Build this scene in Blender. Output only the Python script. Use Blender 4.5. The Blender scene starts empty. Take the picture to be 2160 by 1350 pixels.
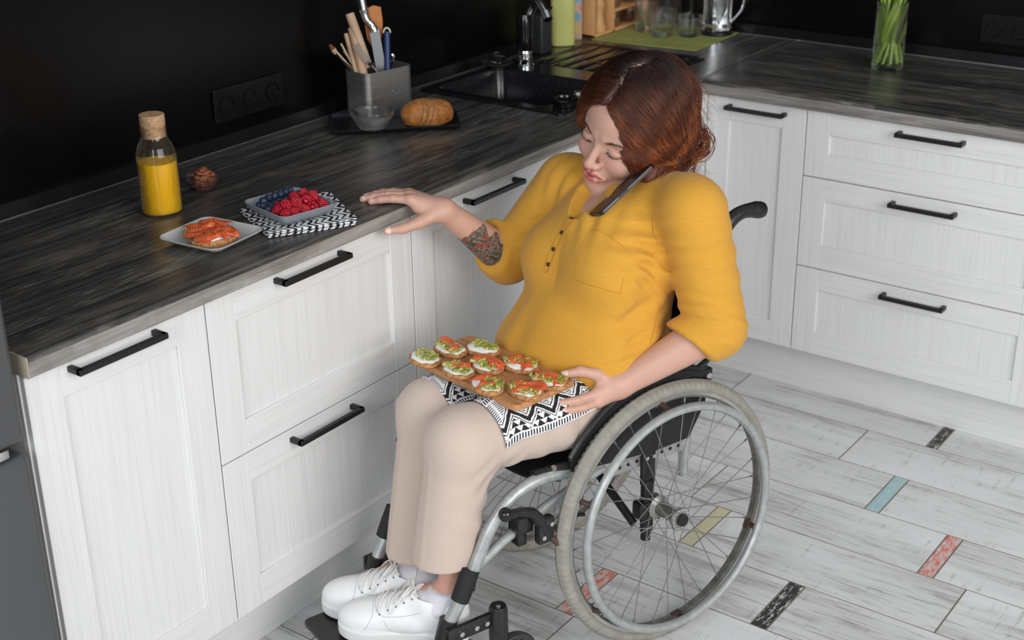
import bpy, bmesh, math, random
import numpy as np
from mathutils import Vector, Matrix, Euler
SC = bpy.context.scene; COL = SC.collection; PI = math.pi
random.seed(7); RNG = np.random.default_rng(7)
# ---------------------------------------------------------------- camera, world, lights, exposure
cd = bpy.data.cameras.new('camera'); CAM = bpy.data.objects.new('camera', cd); COL.objects.link(CAM)
CAM.location = (-4.0318, -2.4785, 1.8488); CAM.rotation_euler = (1.1612, 0.0128, -0.9409)
cd.sensor_width = 36; cd.lens = 2954.5 / 2160 * 36; cd.clip_start = .05
cd.dof.use_dof = True; cd.dof.focus_distance = 2.75; cd.dof.aperture_fstop = 5.0
SC.camera = CAM
SC.view_settings.view_transform = 'Standard'; SC.view_settings.look = 'None'
SC.view_settings.exposure = 0.0; SC.view_settings.gamma = 1; SC.view_settings.use_curve_mapping = False
wd = bpy.data.worlds.new('world'); SC.world = wd; wd.use_nodes = True
wd.node_tree.nodes['Background'].inputs[0].default_value = (.86, .93, 1, 1)
wd.node_tree.nodes['Background'].inputs[1].default_value = .45
def area(name, loc, target, sx, sy, power, col=(1, 1, 1)):
    l = bpy.data.lights.new(name, 'AREA'); l.shape = 'RECTANGLE'; l.size = sx; l.size_y = sy; l.energy = power; l.color = col
    o = bpy.data.objects.new(name, l); COL.objects.link(o); o.location = loc
    o.rotation_euler = (Vector(target) - Vector(loc)).to_track_quat('-Z', 'Y').to_euler(); return o
area('window_light', (-3.0, -4.3, 2.0), (-1.4, -.6, .7), 2.6, 1.9, 100, (1, .985, .96))
area('side_window_light', (-5.6, -1.9, 2.1), (-1.2, -1.2, .6), 2.0, 1.7, 66, (.93, .97, 1))
# ---------------------------------------------------------------- node helpers
class NT:
    def __init__(s, name):
        s.m = bpy.data.materials.new(name); s.m.use_nodes = True; s.t = s.m.node_tree
        s.b = s.t.nodes['Principled BSDF']; s.out = s.t.nodes['Material Output']
    def n(s, typ, ins=None, **kw):
        o = s.t.nodes.new(typ)
        for k, v in kw.items(): setattr(o, k, v)
        for k, v in (ins or {}).items(): s.set(o.inputs[k], v)
        return o
    def set(s, sock, v):
        if isinstance(v, bpy.types.NodeSocket): s.t.links.new(v, sock)
        elif isinstance(v, (tuple, list)) and len(v) == 3 and sock.type == 'RGBA': sock.default_value = (*v, 1)
        else: sock.default_value = v
    def math(s, op, a, b=0, c=0, clamp=False):
        o = s.n('ShaderNodeMath', {0: a, 1: b, 2: c}, operation=op); o.use_clamp = clamp; return o.outputs[0]
    def co(s, kind='Object', scale=(1, 1, 1), loc=(0, 0, 0), rot=(0, 0, 0)):
        t = s.n('ShaderNodeTexCoord').outputs[kind]
        return s.n('ShaderNodeMapping', {0: t, 1: loc, 2: rot, 3: scale}).outputs[0]
    def noise(s, vec, scale=5, detail=4, rough=.5, dist=0):
        return s.n('ShaderNodeTexNoise', {'Vector': vec, 'Scale': scale, 'Detail': detail, 'Roughness': rough, 'Distortion': dist}).outputs[0]
    def vor(s, vec, scale=5, feature='F1', out=0):
        return s.n('ShaderNodeTexVoronoi', {'Vector': vec, 'Scale': scale}, feature=feature).outputs[out]
    def ramp(s, f, stops, interp='LINEAR'):
        r = s.n('ShaderNodeValToRGB', {0: f}); r.color_ramp.interpolation = interp; e = r.color_ramp.elements
        while len(e) < len(stops): e.new(.5)
        for i, (p, c) in enumerate(stops):
            e[i].position = p; e[i].color = (*c, 1) if len(c) == 3 else c
        return r.outputs[0]
    def rg(s, f, a, b): return s.ramp(f, [(a, (0, 0, 0)), (b, (1, 1, 1))])
    def mix(s, f, a, b, blend='MIX'):
        o = s.n('ShaderNodeMix', data_type='RGBA', blend_type=blend); s.set(o.inputs[0], f); s.set(o.inputs[6], a); s.set(o.inputs[7], b); return o.outputs[2]
    def bump(s, h, strength=.2, dist=.002):
        o = s.n('ShaderNodeBump', {'Height': h, 'Strength': strength, 'Distance': dist}); s.t.links.new(o.outputs[0], s.b.inputs['Normal'])
    def base(s, c): s.set(s.b.inputs['Base Color'], c)
    def p(s, **kw):
        for k, v in kw.items(): s.set(s.b.inputs[k.replace('_', ' ')], v)
        return s
def flat(name, col, rough=.5, metal=0, **kw):
    m = NT(name); m.base(col); m.p(Roughness=rough, Metallic=metal, **kw)
    return m.m
def speckle(name, col, rough=.5, metal=0, amt=.25, scale=40, bump=0, **kw):
    m = NT(name); nz = m.noise(m.co(), scale, 3); k = m.ramp(nz, [(.3, tuple(c * (1 - amt) for c in col)), (.7, tuple(min(1, c * (1 + amt)) for c in col))])
    m.base(k); m.p(Roughness=rough, Metallic=metal, **kw)
    if bump: m.bump(nz, bump, .001)
    return m.m
def glassmat(name, col=(1, 1, 1), rough=0., ior=1.45):
    m = NT(name); g = m.n('ShaderNodeBsdfGlass', {'Color': col, 'Roughness': rough, 'IOR': ior}); t = m.n('ShaderNodeBsdfTransparent', {'Color': col})
    fr = m.n('ShaderNodeLayerWeight', {'Blend': .35}).outputs[1]
    mx = m.n('ShaderNodeMixShader', {0: m.math('MULTIPLY_ADD', fr, .5, .5, True), 1: t.outputs[0], 2: g.outputs[0]})
    m.t.links.new(mx.outputs[0], m.out.inputs[0]); return m.m
# ---------------------------------------------------------------- mesh helpers
def xf(loc=(0, 0, 0), rot=(0, 0, 0), sc=(1, 1, 1)):
    return Matrix.LocRotScale(Vector(loc), Euler(rot), Vector(sc))
def frame(p, d, up=(0, 0, 1)):
    d = Vector(d).normalized(); u = Vector(up)
    if abs(d.dot(u.normalized())) > .98: u = Vector((1, 0, 0))
    x = u.cross(d).normalized(); y = d.cross(x)
    return Matrix.Translation(Vector(p)) @ Matrix((x, y, d)).transposed().to_4x4()
class MB:
    def __init__(s): s.v = []; s.f = []; s.mi = []; s.cur = 0
    def add(s, vs, fs, M=None):
        k = len(s.v)
        s.v += [tuple(M @ Vector(v)) for v in vs] if M else [tuple(v) for v in vs]
        s.f += [tuple(i + k for i in f) for f in fs]; s.mi += [s.cur] * len(fs); return s
    def box(s, a, b, M=None):
        x0, y0, z0 = a; x1, y1, z1 = b
        return s.add([(x0, y0, z0), (x1, y0, z0), (x1, y1, z0), (x0, y1, z0), (x0, y0, z1), (x1, y0, z1), (x1, y1, z1), (x0, y1, z1)],
                     [(0, 3, 2, 1), (4, 5, 6, 7), (0, 1, 5, 4), (1, 2, 6, 5), (2, 3, 7, 6), (3, 0, 4, 7)], M)
    def bbox(s, a, b, r=.003, n=2, M=None):          # box with rounded edges
        bm = bmesh.new(); c = [(p + q) / 2 for p, q in zip(a, b)]; d = [abs(q - p) for p, q in zip(a, b)]
        bmesh.ops.create_cube(bm, size=1, matrix=Matrix.LocRotScale(Vector(c), None, Vector(d)))
        bmesh.ops.bevel(bm, geom=bm.edges[:], offset=min(r, min(d) * .49), segments=n, affect='EDGES', profile=.5)
        s.frombm(bm, M); return s
    def frombm(s, bm, M=None):
        bm.verts.index_update(); s.add([v.co.copy() for v in bm.verts], [[v.index for v in f.verts] for f in bm.faces], M); bm.free(); return s
    def lathe(s, prof, n=32, M=None, cap=True):
        vs = []; fs = []
        for r, z in prof:
            for i in range(n):
                a = 2 * PI * i / n; vs.append((r * math.cos(a), r * math.sin(a), z))
        for j in range(len(prof) - 1):
            for i in range(n):
                k = (i + 1) % n; fs.append((j * n + i, j * n + k, (j + 1) * n + k, (j + 1) * n + i))
        if cap: fs.append(tuple(reversed(range(n)))); fs.append(tuple(range((len(prof) - 1) * n, len(prof) * n)))
        return s.add(vs, fs, M)
    def cyl(s, a, b, r, r2=None, n=20):
        a = Vector(a); b = Vector(b); return s.lathe([(r, 0), (r if r2 is None else r2, (b - a).length)], n, frame(a, b - a))
    def sph(s, c, r, n=16, M=None):
        prof = [(max(1e-4, math.sin(PI * i / n)), -math.cos(PI * i / n)) for i in range(n + 1)]
        rr = (r, r, r) if isinstance(r, (int, float)) else r
        m = Matrix.LocRotScale(Vector(c), None, Vector(rr)); return s.lathe(prof, 2 * n, (M @ m) if M else m)
    def tube(s, pts, r, n=12, cap=True, closed=False):
        P = [Vector(p) for p in pts]; N = len(P); rs = r if isinstance(r, (list, tuple)) else [r] * N
        vs = []; fs = []; up = None
        for i, p in enumerate(P):
            t = ((P[(i + 1) % N] - P[i - 1]) if closed else (P[min(i + 1, N - 1)] - P[max(i - 1, 0)])).normalized()
            if up is None:
                up = Vector((0, 0, 1)) if abs(t.z) < .9 else Vector((1, 0, 0))
            x = up.cross(t).normalized(); y = t.cross(x); up = y
            for k in range(n):
                a = 2 * PI * k / n; vs.append(p + x * rs[i] * math.cos(a) + y * rs[i] * math.sin(a))
        for i in range(N if closed else N - 1):
            j = (i + 1) % N
            for k in range(n):
                l = (k + 1) % n; fs.append((i * n + k, i * n + l, j * n + l, j * n + k))
        if cap and not closed: fs.append(tuple(reversed(range(n)))); fs.append(tuple(range((N - 1) * n, N * n)))
        return s.add(vs, fs)
    def prism(s, poly, z0, z1, M=None):
        n = len(poly); vs = [(x, y, z0) for x, y in poly] + [(x, y, z1) for x, y in poly]
        fs = [tuple(reversed(range(n))), tuple(range(n, 2 * n))] + [(i, (i + 1) % n, n + (i + 1) % n, n + i) for i in range(n)]
        return s.add(vs, fs, M)
    def grid(s, fn, nu, nv, thick=0, nrm=(0, 0, 1)):
        vs = [tuple(fn(i / (nu - 1), j / (nv - 1))) for i in range(nu) for j in range(nv)]
        fs = [(i * nv + j, (i + 1) * nv + j, (i + 1) * nv + j + 1, i * nv + j + 1) for i in range(nu - 1) for j in range(nv - 1)]
        if not thick: return s.add(vs, fs)
        N = len(vs); w = Vector(nrm) * thick; vs2 = [tuple(Vector(v) - w) for v in vs]
        fs2 = [tuple(N + q for q in reversed(f)) for f in fs]
        rim = [i * nv for i in range(nu)] + [(nu - 1) * nv + j for j in range(1, nv)] + [i * nv + nv - 1 for i in range(nu - 2, -1, -1)] + [j for j in range(nv - 2, 0, -1)]
        rf = [(rim[i], N + rim[i], N + rim[(i + 1) % len(rim)], rim[(i + 1) % len(rim)]) for i in range(len(rim))]
        return s.add(vs + vs2, fs + fs2 + rf)
    def build(s, name, mat, parent=None, smooth=30, bevel=0, M=None, sub=0):
        me = bpy.data.meshes.new(name); me.from_pydata(s.v, [], s.f)
        for m in (mat if isinstance(mat, (list, tuple)) else [mat]): me.materials.append(m)
        if s.mi: me.polygons.foreach_set('material_index', s.mi)
        bm = bmesh.new(); bm.from_mesh(me); bmesh.ops.recalc_face_normals(bm, faces=bm.faces); bm.to_mesh(me); bm.free()
        if smooth:
            me.shade_smooth(); me.set_sharp_from_angle(angle=math.radians(smooth))
        o = bpy.data.objects.new(name, me); COL.objects.link(o)
        if M: o.matrix_local = M
        if parent: o.parent = parent
        if bevel:
            b = o.modifiers.new('bevel', 'BEVEL'); b.width = bevel; b.segments = 2; b.limit_method = 'ANGLE'; b.angle_limit = math.radians(50)
        if sub:
            b = o.modifiers.new('sub', 'SUBSURF'); b.levels = sub; b.render_levels = sub
        return o
def tag(o, label=None, cat=None, group=None, kind=None):
    for k, v in (('label', label), ('category', cat), ('group', group), ('kind', kind)):
        if v: o[k] = v
    return o
def empty(name, loc, label, cat, rz=0, group=None):
    o = bpy.data.objects.new(name, None); COL.objects.link(o); o.location = loc; o.rotation_euler = (0, 0, rz); o.empty_display_size = .05
    return tag(o, label, cat, group)
def copy_tree(o, parent=None):
    c = o.copy(); COL.objects.link(c)
    if parent: c.parent = parent
    for ch in list(o.children): copy_tree(ch, c)
    return c
def rrect(x0, y0, x1, y1, r, n=6):
    out = []
    for cx, cy, a0 in ((x1 - r, y1 - r, 0), (x0 + r, y1 - r, 90), (x0 + r, y0 + r, 180), (x1 - r, y0 + r, 270)):
        for i in range(n + 1):
            a = math.radians(a0 + 90 * i / n); out.append((cx + r * math.cos(a), cy + r * math.sin(a)))
    return out
# ---------------------------------------------------------------- shared materials
def white_wood(name, axis):
    m = NT(name); sc = {'z': (150, 150, 3.2), 'x': (3.2, 150, 150), 'y': (150, 3.2, 150)}[axis]
    v = m.co(scale=sc); a = m.noise(v, 1, 5, .65, .35); b = m.noise(m.co(scale=tuple(k * .22 for k in sc)), 1, 3, .5, .8)
    c = m.ramp(a, [(.28, (.64, .636, .628)), (.5, (.715, .713, .710)), (.75, (.75, .75, .75))])
    c2 = m.mix(m.math('MULTIPLY', m.rg(b, .52, .75), .28), c, (.64, .615, .59))
    m.base(c2); m.p(Roughness=.5); m.bump(a, .12, .0012); return m.m
M_WWZ = white_wood('white_wood_upright', 'z'); M_WWX = white_wood('white_wood_rail', 'x'); M_WWY = white_wood('white_wood_rail_back', 'y')
def worktop(name, ax):                               # ax = direction of the planks
    m = NT(name); g = (1.3, 26, 26) if ax == 'x' else (26, 1.3, 26); g2 = (3, 60, 60) if ax == 'x' else (60, 3, 60)
    sep = m.n('ShaderNodeSeparateXYZ', {0: m.co()}); across = sep.outputs[1 if ax == 'x' else 0]; al = sep.outputs[0 if ax == 'x' else 1]
    row = m.math('FLOOR', m.math('MULTIPLY', across, 9.3)); h = m.n('ShaderNodeTexWhiteNoise', {'W': row}, noise_dimensions='1D').outputs[0]
    seg = m.math('FLOOR', m.math('ADD', m.math('MULTIPLY', al, .55), m.math('MULTIPLY', h, 7)))
    h2 = m.n('ShaderNodeTexWhiteNoise', {'Vector': m.n('ShaderNodeCombineXYZ', {0: row, 1: seg}).outputs[0]}, noise_dimensions='3D').outputs[0]
    off = m.n('ShaderNodeCombineXYZ', {0: m.math('MULTIPLY', h2, 40), 1: m.math('MULTIPLY', h2, 23), 2: h2}).outputs[0]
    def vec(s): return m.n('ShaderNodeVectorMath', {0: m.co(scale=s), 1: off}, operation='ADD').outputs[0]
    a = m.noise(vec(g), 1, 6, .62, .9); f = m.noise(vec(g2), 1, 5, .7, .3); bl = m.noise(m.co(scale=(5, 5, 5) if 0 else ((3, 9, 9) if ax == 'x' else (9, 3, 9))), 1.4, 5, .6, .4)
    c = m.ramp(a, [(.28, (.018, .018, .018)), (.42, (.042, .039, .036)), (.54, (.072, .066, .060)), (.66, (.11, .101, .091)), (.80, (.20, .182, .165))])
    c = m.mix(m.math('MULTIPLY', m.rg(f, .50, .68), .55), c, (.20, .185, .165), 'MIX')
    c = m.mix(m.math('MULTIPLY', m.rg(bl, .56, .66), .5), c, (.20, .17, .14))
    e = m.noise(vec((14, 170, 170) if ax == 'x' else (170, 14, 170)), 1, 3, .6); pt = m.noise(vec((2.2, 7, 7) if ax == 'x' else (7, 2.2, 7)), 1, 3, .5); c = m.mix(m.math('MULTIPLY', m.math('MULTIPLY', m.rg(e, .54, .64), m.rg(pt, .48, .62)), .6), c, (.30, .28, .25))
    tone = m.math('MULTIPLY_ADD', h2, .5, .72); c = m.mix(1, c, m.n('ShaderNodeCombineColor', {0: tone, 1: tone, 2: tone}).outputs[0], 'MULTIPLY')
    fr = m.math('FRACT', m.math('MULTIPLY', across, 9.3)); ln = m.math('LESS_THAN', fr, .025)
    c = m.mix(m.math('MULTIPLY', ln, .7), c, (.012, .012, .012))
    m.base(c); m.p(Roughness=m.math('MULTIPLY_ADD', f, .22, .2)); m.bump(m.math('ADD', a, f), .3, .001); return m.m
M_WTX = worktop('dark_driftwood_laminate', 'x'); M_WTY = worktop('dark_driftwood_laminate_back', 'y')
def edge_mat(name, ax):  # front edge laminate, coloured lighter than the worktop surface
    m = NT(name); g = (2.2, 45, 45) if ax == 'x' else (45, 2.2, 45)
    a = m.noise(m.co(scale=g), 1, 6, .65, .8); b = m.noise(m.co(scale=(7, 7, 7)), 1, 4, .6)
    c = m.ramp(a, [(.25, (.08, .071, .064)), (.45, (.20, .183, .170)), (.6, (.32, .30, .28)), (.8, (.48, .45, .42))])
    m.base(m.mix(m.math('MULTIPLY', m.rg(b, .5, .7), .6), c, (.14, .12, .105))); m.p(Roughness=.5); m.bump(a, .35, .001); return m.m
M_WEX = edge_mat('lighter_edge_laminate', 'x'); M_WEY = edge_mat('lighter_edge_laminate_back', 'y')
M_BLK = flat('matt_black_metal', (.006, .006, .007), .42); M_WALL = speckle('black_gloss_wall', (.0015, .0015, .0019), .28, amt=.15, scale=3, Specular_IOR_Level=.3)
M_TRIM = flat('black_trim_plastic', (.004, .004, .005), .3, Specular_IOR_Level=.3); M_ALU = flat('brushed_aluminium', (.62, .62, .6), .35, 1)
M_STEEL = flat('polished_steel', (.7, .7, .7), .16, 1)
# ---------------------------------------------------------------- room shell
def struct(name, mb, mat, **k): return tag(mb.build(name, mat, **k), kind='structure')
struct('wall_left', MB().box((-5.2, 0, 0), (.1, .1, 2.7)), M_WALL, smooth=0)
struct('wall_back', MB().box((0, -4.2, 0), (.1, 0, 2.7)), M_WALL, smooth=0)
def floor():
    m = NT('whitewashed_plank_tile')
    at = m.n('ShaderNodeAttribute', attribute_name='tile').outputs
    sp = m.n('ShaderNodeSeparateColor', {0: at[0]}).outputs
    off = m.n('ShaderNodeCombineXYZ', {0: m.math('MULTIPLY', sp[0], 31), 1: m.math('MULTIPLY', sp[1], 17), 2: 0}).outputs[0]
    def vec(s): return m.n('ShaderNodeVectorMath', {0: m.co(scale=s), 1: off}, operation='ADD').outputs[0]
    a = m.noise(vec((22, 1.6, 1)), 1, 6, .68, .7); b = m.noise(vec((5, 1.1, 1)), 1, 4, .55, .5); d = m.noise(vec((120, 7, 1)), 1, 3, .6)
    e = m.noise(vec((9, 60, 1)), 1, 3, .6)
    c = m.ramp(b, [(.35, (.72, .725, .73)), (.6, (.62, .62, .615)), (.75, (.50, .49, .47))])
    k1 = m.math('MULTIPLY', m.rg(a, .50, .64), m.rg(b, .40, .56)); c = m.mix(m.math('MULTIPLY', k1, .55), c, (.22, .205, .185))
    k2 = m.math('MULTIPLY', m.rg(d, .54, .66), m.rg(b, .42, .56)); c = m.mix(m.math('MULTIPLY', k2, .5), c, (.13, .12, .11))
    k3 = m.math('MULTIPLY', m.rg(e, .56, .68), m.rg(a, .46, .58)); c = m.mix(m.math('MULTIPLY', k3, .6), c, (.3, .29, .27))
    m.base(c); m.p(Roughness=.42); m.bump(a, .1, .001)
    mats = [m.m, flat('tile_grout', (.20, .165, .12), .8)]
    for nm, col in (('black', (.02, .02, .02)), ('blue', (.24, .5, .54)), ('coral', (.62, .12, .07)), ('yellow', (.58, .5, .08))):
        q = NT('worn_' + nm + '_tile'); nz = q.noise(q.co(scale=(14, 45, 1)), 2.6, 6, .75, .4)
        th = {'black': (.53, .60), 'blue': (.35, .75), 'coral': (.4, .62), 'yellow': (.18, .75)}[nm]
        q.base(q.mix(q.rg(nz, *th), col, (.6, .59, .57))); q.p(Roughness=.42); mats.append(q.m)
    base = MB(); base.cur = 1; base.box((-5.2, -5, -.1), (0, 0, -.0012))
    cols = []
    def tile(x0, x1, y0, y1, mi):
        g = .0022; base.cur = mi; base.box((x0 + g, y0 + g, -.01), (x1 - g, y1 - g, 0)); c = (RNG.random(), RNG.random(), RNG.random(), 1)
        cols.append(c)
    ins = {0: [(-1.42, -1.39, 2)], 2: [(-1.421, -1.383, 3)], 3: [(-1.636, -1.598, 4)], 4: [(-1.115, -1.078, 5)], 5: [(-1.411, -1.373, 2)], 6: [(-1.03, -.99, 4)]}
    anchor = {1: -1.2245, 7: -1.04, 8: -.62, 9: -.9}
    for r in range(-3, 23):
        x1 = -.665 - .2 * (r - 1); x0 = x1 - .2
        segs = []
        if r in ins:
            for (a, b_, mi) in ins[r]:
                tile(x0, x1, a, b_, mi); y = b_
                while y < 0: tile(x0, x1, y, min(y + .6, .1), 0); y += .6
                y = a; k = 0
                while y > -5: tile(x0, x1, y - .6, y, 0); y -= .6; k += 1
        else:
            y = anchor.get(r, -.3 - RNG.random() * .5); y0 = y
            while y < 0: tile(x0, x1, y, y + .6, 0); y += .6
            y = y0
            while y > -5: tile(x0, x1, y - .6, y, 0); y -= .6
    o = struct('floor', base, mats, smooth=0)
    ca = o.data.color_attributes.new('tile', 'FLOAT_COLOR', 'CORNER'); arr = np.zeros((len(o.data.loops), 4), np.float32); arr[24:] = np.repeat(np.array(cols, np.float32), 24, 0)
    ca.data.foreach_set('color', arr.ravel())
floor()
# ---------------------------------------------------------------- kitchen run
H = .905; T = .0376; D = .6353; FACE = -.6136; ZB = .1588; ZT = H - T - .004
def shaker(name, a, b, z0, z1, side, parent, handle=None, cup=None, stile=.07):
    """side 'L' : front faces -y, a..b along x; side 'B' : front faces -x, a..b along y (b<a)"""
    mb = MB(); g = .0015; th = .018
    lo, hi = min(a, b) + g, max(a, b) - g; z0 += g; z1 -= g
    def P(u0, u1, w0, w1, d0, d1, r=.0012):
        if side == 'L': mb.bbox((u0, FACE + d0, w0), (u1, FACE + d1, w1), r, 1)
        else: mb.bbox((FACE + d0, u0, w0), (FACE + d1, u1, w1), r, 1)
    mb.cur = 0; P(lo, lo + stile, z0, z1, 0, th); P(hi - stile, hi, z0, z1, 0, th); P(lo + stile - .006, hi - stile + .006, z0 + stile - .006, z1 - stile * .9 + .006, .007, th)
    mb.cur = 1; P(lo + stile, hi - stile, z0, z0 + stile, 0.0002, th); P(lo + stile, hi - stile, z1 - stile * .9, z1, 0.0002, th)
    d = mb.build(name, [M_WWZ, M_WWX if side == 'L' else M_WWY], parent, smooth=30)
    if handle:
        h0, h1, hz = handle; hb = MB(); s = .011; pr = .034
        def Q(u0, u1, d0, d1):
            if side == 'L': hb.bbox((u0, FACE + d0, hz - s / 2), (u1, FACE + d1, hz + s / 2), .001, 1)
            else: hb.bbox((FACE + d0, u0, hz - s / 2), (FACE + d1, u1, hz + s / 2), .001, 1)
        l, h = min(h0, h1), max(h0, h1); Q(l, h, -pr, -pr + s); Q(l, l + s, -pr + .001, .0005); Q(h - s, h, -pr + .001, .0005)
        tag(hb.build('handle', M_BLK, d), 'black square bar handle')
    return d
M_CARC = flat('white_board', (.72, .72, .71), .6)
def unit(a, b, side, label, zt=H - T - .001):
    mb = MB(); lo, hi = min(a, b) + .0005, max(a, b) - .0005
    if side == 'L': loc = ((lo + hi) / 2, -.3, 0); mb.box((lo, FACE + .0185, ZB + .002), (hi, -.003, zt))
    else: loc = (-.3, (lo + hi) / 2, 0); mb.box((FACE + .0185, lo, ZB + .002), (-.003, hi, zt))
    o = mb.build('base_cabinet', M_CARC, smooth=0); tag(o, label, 'cabinet', 'base cabinets of the fitted kitchen'); return o
c = unit(-2.835, -2.455, 'L', 'narrow white base cabinet with one tall panelled door, beside the grey fridge')
shaker('door', -2.848, -2.455, ZB, ZT, 'L', c, (-2.763, -2.571, .846))
MB().box((-2.8495, -.6, .0), (-2.8355, -.003, H - T - .001)).build('side_panel', M_WWZ, c, smooth=0)
c = unit(-2.455, -1.865, 'L', 'white base cabinet with two wide deep drawers in front of her knees')
shaker('drawer', -2.455, -1.865, .516, ZT, 'L', c, (-2.279, -2.087, .845)); shaker('drawer', -2.455, -1.865, ZB, .516, 'L', c, (-2.272, -2.08, .493))
c = unit(-1.865, -.6136, 'L', 'white sink cabinet with panelled doors behind the woman, ending in the corner', .66)
shaker('door', -1.865, -1.268, ZB, ZT, 'L', c, (-1.684, -1.484, .841)); shaker('door', -1.268, -.672, ZB, ZT, 'L', c)
MB().box((-.671, FACE + .001, ZB), (-.6155, FACE + .018, ZT)).build('filler_panel', M_WWZ, c, smooth=0); MB().box((FACE + .001, -.648, ZB), (FACE + .018, -.6165, ZT)).build('filler_panel', M_WWZ, c, smooth=0)
c = unit(-.62, -.9496, 'B', 'white corner cabinet with one narrow panelled door on the back run')
shaker('door', -.649, -.9496, ZB, ZT, 'B', c, (-.716, -.892, .84), stile=.069)
c = unit(-.9496, -1.645, 'B', 'white base cabinet with three wide drawers under the tulip vase')
for z0, z1, hz in ((.679, ZT, .84), (.418, .679, .65), (ZB, .418, .39)): shaker('drawer', -.9496, -1.645, z0, z1, 'B', c, (-1.207, -1.384, hz), stile=.068)
c = unit(-1.645, -2.24, 'B', 'white base cabinet cut off by the right edge of the picture')
for z0, z1 in ((.679, ZT), (.418, .679), (ZB, .418)): shaker('drawer', -1.645, -2.24, z0, z1, 'B', c, stile=.068)
PL = -.528
tag(MB().box((-2.848, PL, 0.0005), (-.53, PL + .016, ZB + .001)).build('plinth', M_WWX, smooth=0), 'pale wooden plinth board under the left run of cabinets', 'plinth')
tag(MB().box((PL, -2.4, .0005), (PL + .016, -.5285, ZB + .001)).build('plinth', M_WWY, smooth=0), 'pale wooden plinth board under the back run of cabinets', 'plinth')
# worktops (profile with rounded nose), sink cut-out in the left one
SX0, SX1, SY0, SY1 = -1.163, -.408, -.528, -.058
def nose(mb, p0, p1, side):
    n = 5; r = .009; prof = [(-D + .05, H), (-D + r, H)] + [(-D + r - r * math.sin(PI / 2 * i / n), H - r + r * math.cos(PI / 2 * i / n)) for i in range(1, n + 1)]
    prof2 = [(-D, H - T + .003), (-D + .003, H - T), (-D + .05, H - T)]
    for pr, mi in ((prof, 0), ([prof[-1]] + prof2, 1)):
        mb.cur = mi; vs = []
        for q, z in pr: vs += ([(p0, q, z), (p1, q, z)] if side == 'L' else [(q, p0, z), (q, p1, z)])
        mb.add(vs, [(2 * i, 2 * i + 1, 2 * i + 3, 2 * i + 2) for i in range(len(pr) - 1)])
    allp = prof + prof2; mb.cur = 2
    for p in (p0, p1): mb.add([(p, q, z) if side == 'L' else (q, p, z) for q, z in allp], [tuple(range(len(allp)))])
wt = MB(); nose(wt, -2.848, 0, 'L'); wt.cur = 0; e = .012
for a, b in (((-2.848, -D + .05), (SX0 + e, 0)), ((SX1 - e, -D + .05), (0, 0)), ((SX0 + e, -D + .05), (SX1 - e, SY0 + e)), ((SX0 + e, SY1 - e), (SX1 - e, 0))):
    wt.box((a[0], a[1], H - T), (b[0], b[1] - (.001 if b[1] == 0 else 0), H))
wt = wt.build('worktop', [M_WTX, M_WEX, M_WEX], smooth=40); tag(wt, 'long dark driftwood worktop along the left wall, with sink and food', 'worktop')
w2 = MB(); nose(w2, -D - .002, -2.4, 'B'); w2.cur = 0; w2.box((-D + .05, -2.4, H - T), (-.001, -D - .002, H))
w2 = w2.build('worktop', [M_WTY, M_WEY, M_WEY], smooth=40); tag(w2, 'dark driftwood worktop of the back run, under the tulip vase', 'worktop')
tag(MB().box((-D + .004, -D - .0025, H - T + .002), (-.001, -D + .0005, H + .0012)).build('joint_strip', M_ALU, w2, smooth=0), 'thin aluminium joint strip')
tag(MB().box((-2.8505, -D, H - T), (-2.8485, -.002, H + .0006)).build('end_strip', flat('beige_edge_band', (.42, .36, .27), .5), wt, smooth=0), 'beige end strip')
def upstand(name, side):
    mb = MB(); pr = [(-.001, H + .0005), (-.024, H + .0005), (-.024, H + .004), (-.0165, H + .03), (-.001, H + .034)]
    vs = [((-2.85, a, z) if side == 'L' else (a, -.02, z)) for a, z in pr] + [((-.001, a, z) if side == 'L' else (a, -2.4, z)) for a, z in pr]
    n = len(pr); mb.add(vs, [tuple(range(n)), tuple(range(n, 2 * n))] + [(i, (i + 1) % n, n + (i + 1) % n, n + i) for i in range(n)])
    o = struct(name, mb, M_TRIM, smooth=0)
    mb = MB(); mb.box((-2.85, -.0265, H), (-.03, -.0245, H + .002)) if side == 'L' else mb.box((-.0265, -2.4, H), (-.0245, -.03, H + .002))
    mb.build('strip', M_ALU, o, smooth=0)
upstand('trim_1', 'L'); upstand('trim_2', 'B')
# fridge
M_FR = flat('grey_fridge_enamel', (.13, .135, .14), .38, .6); M_FRD = flat('dark_gap', (.01, .01, .01), .6)
fr = MB().bbox((-3.46, -.56, .02), (-2.873, -.01, 1.95), .006).build('fridge', M_FR); tag(fr, 'tall grey fridge freezer at the left edge, beside the end cabinet', 'fridge')
MB().bbox((-3.462, -.635, .765), (-2.872, -.565, 1.96), .012, 3).build('door', M_FR, fr); d = MB().bbox((-3.462, -.635, .05), (-2.872, -.565, .742), .012, 3).build('door', M_FR, fr)
MB().box((-3.44, -.6, .742), (-2.885, -.562, .765)).build('handle_recess', M_FRD, fr); MB().bbox((-2.93, -.63, .746), (-2.905, -.6, .762), .002).build('hinge', M_ALU, fr)
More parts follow.
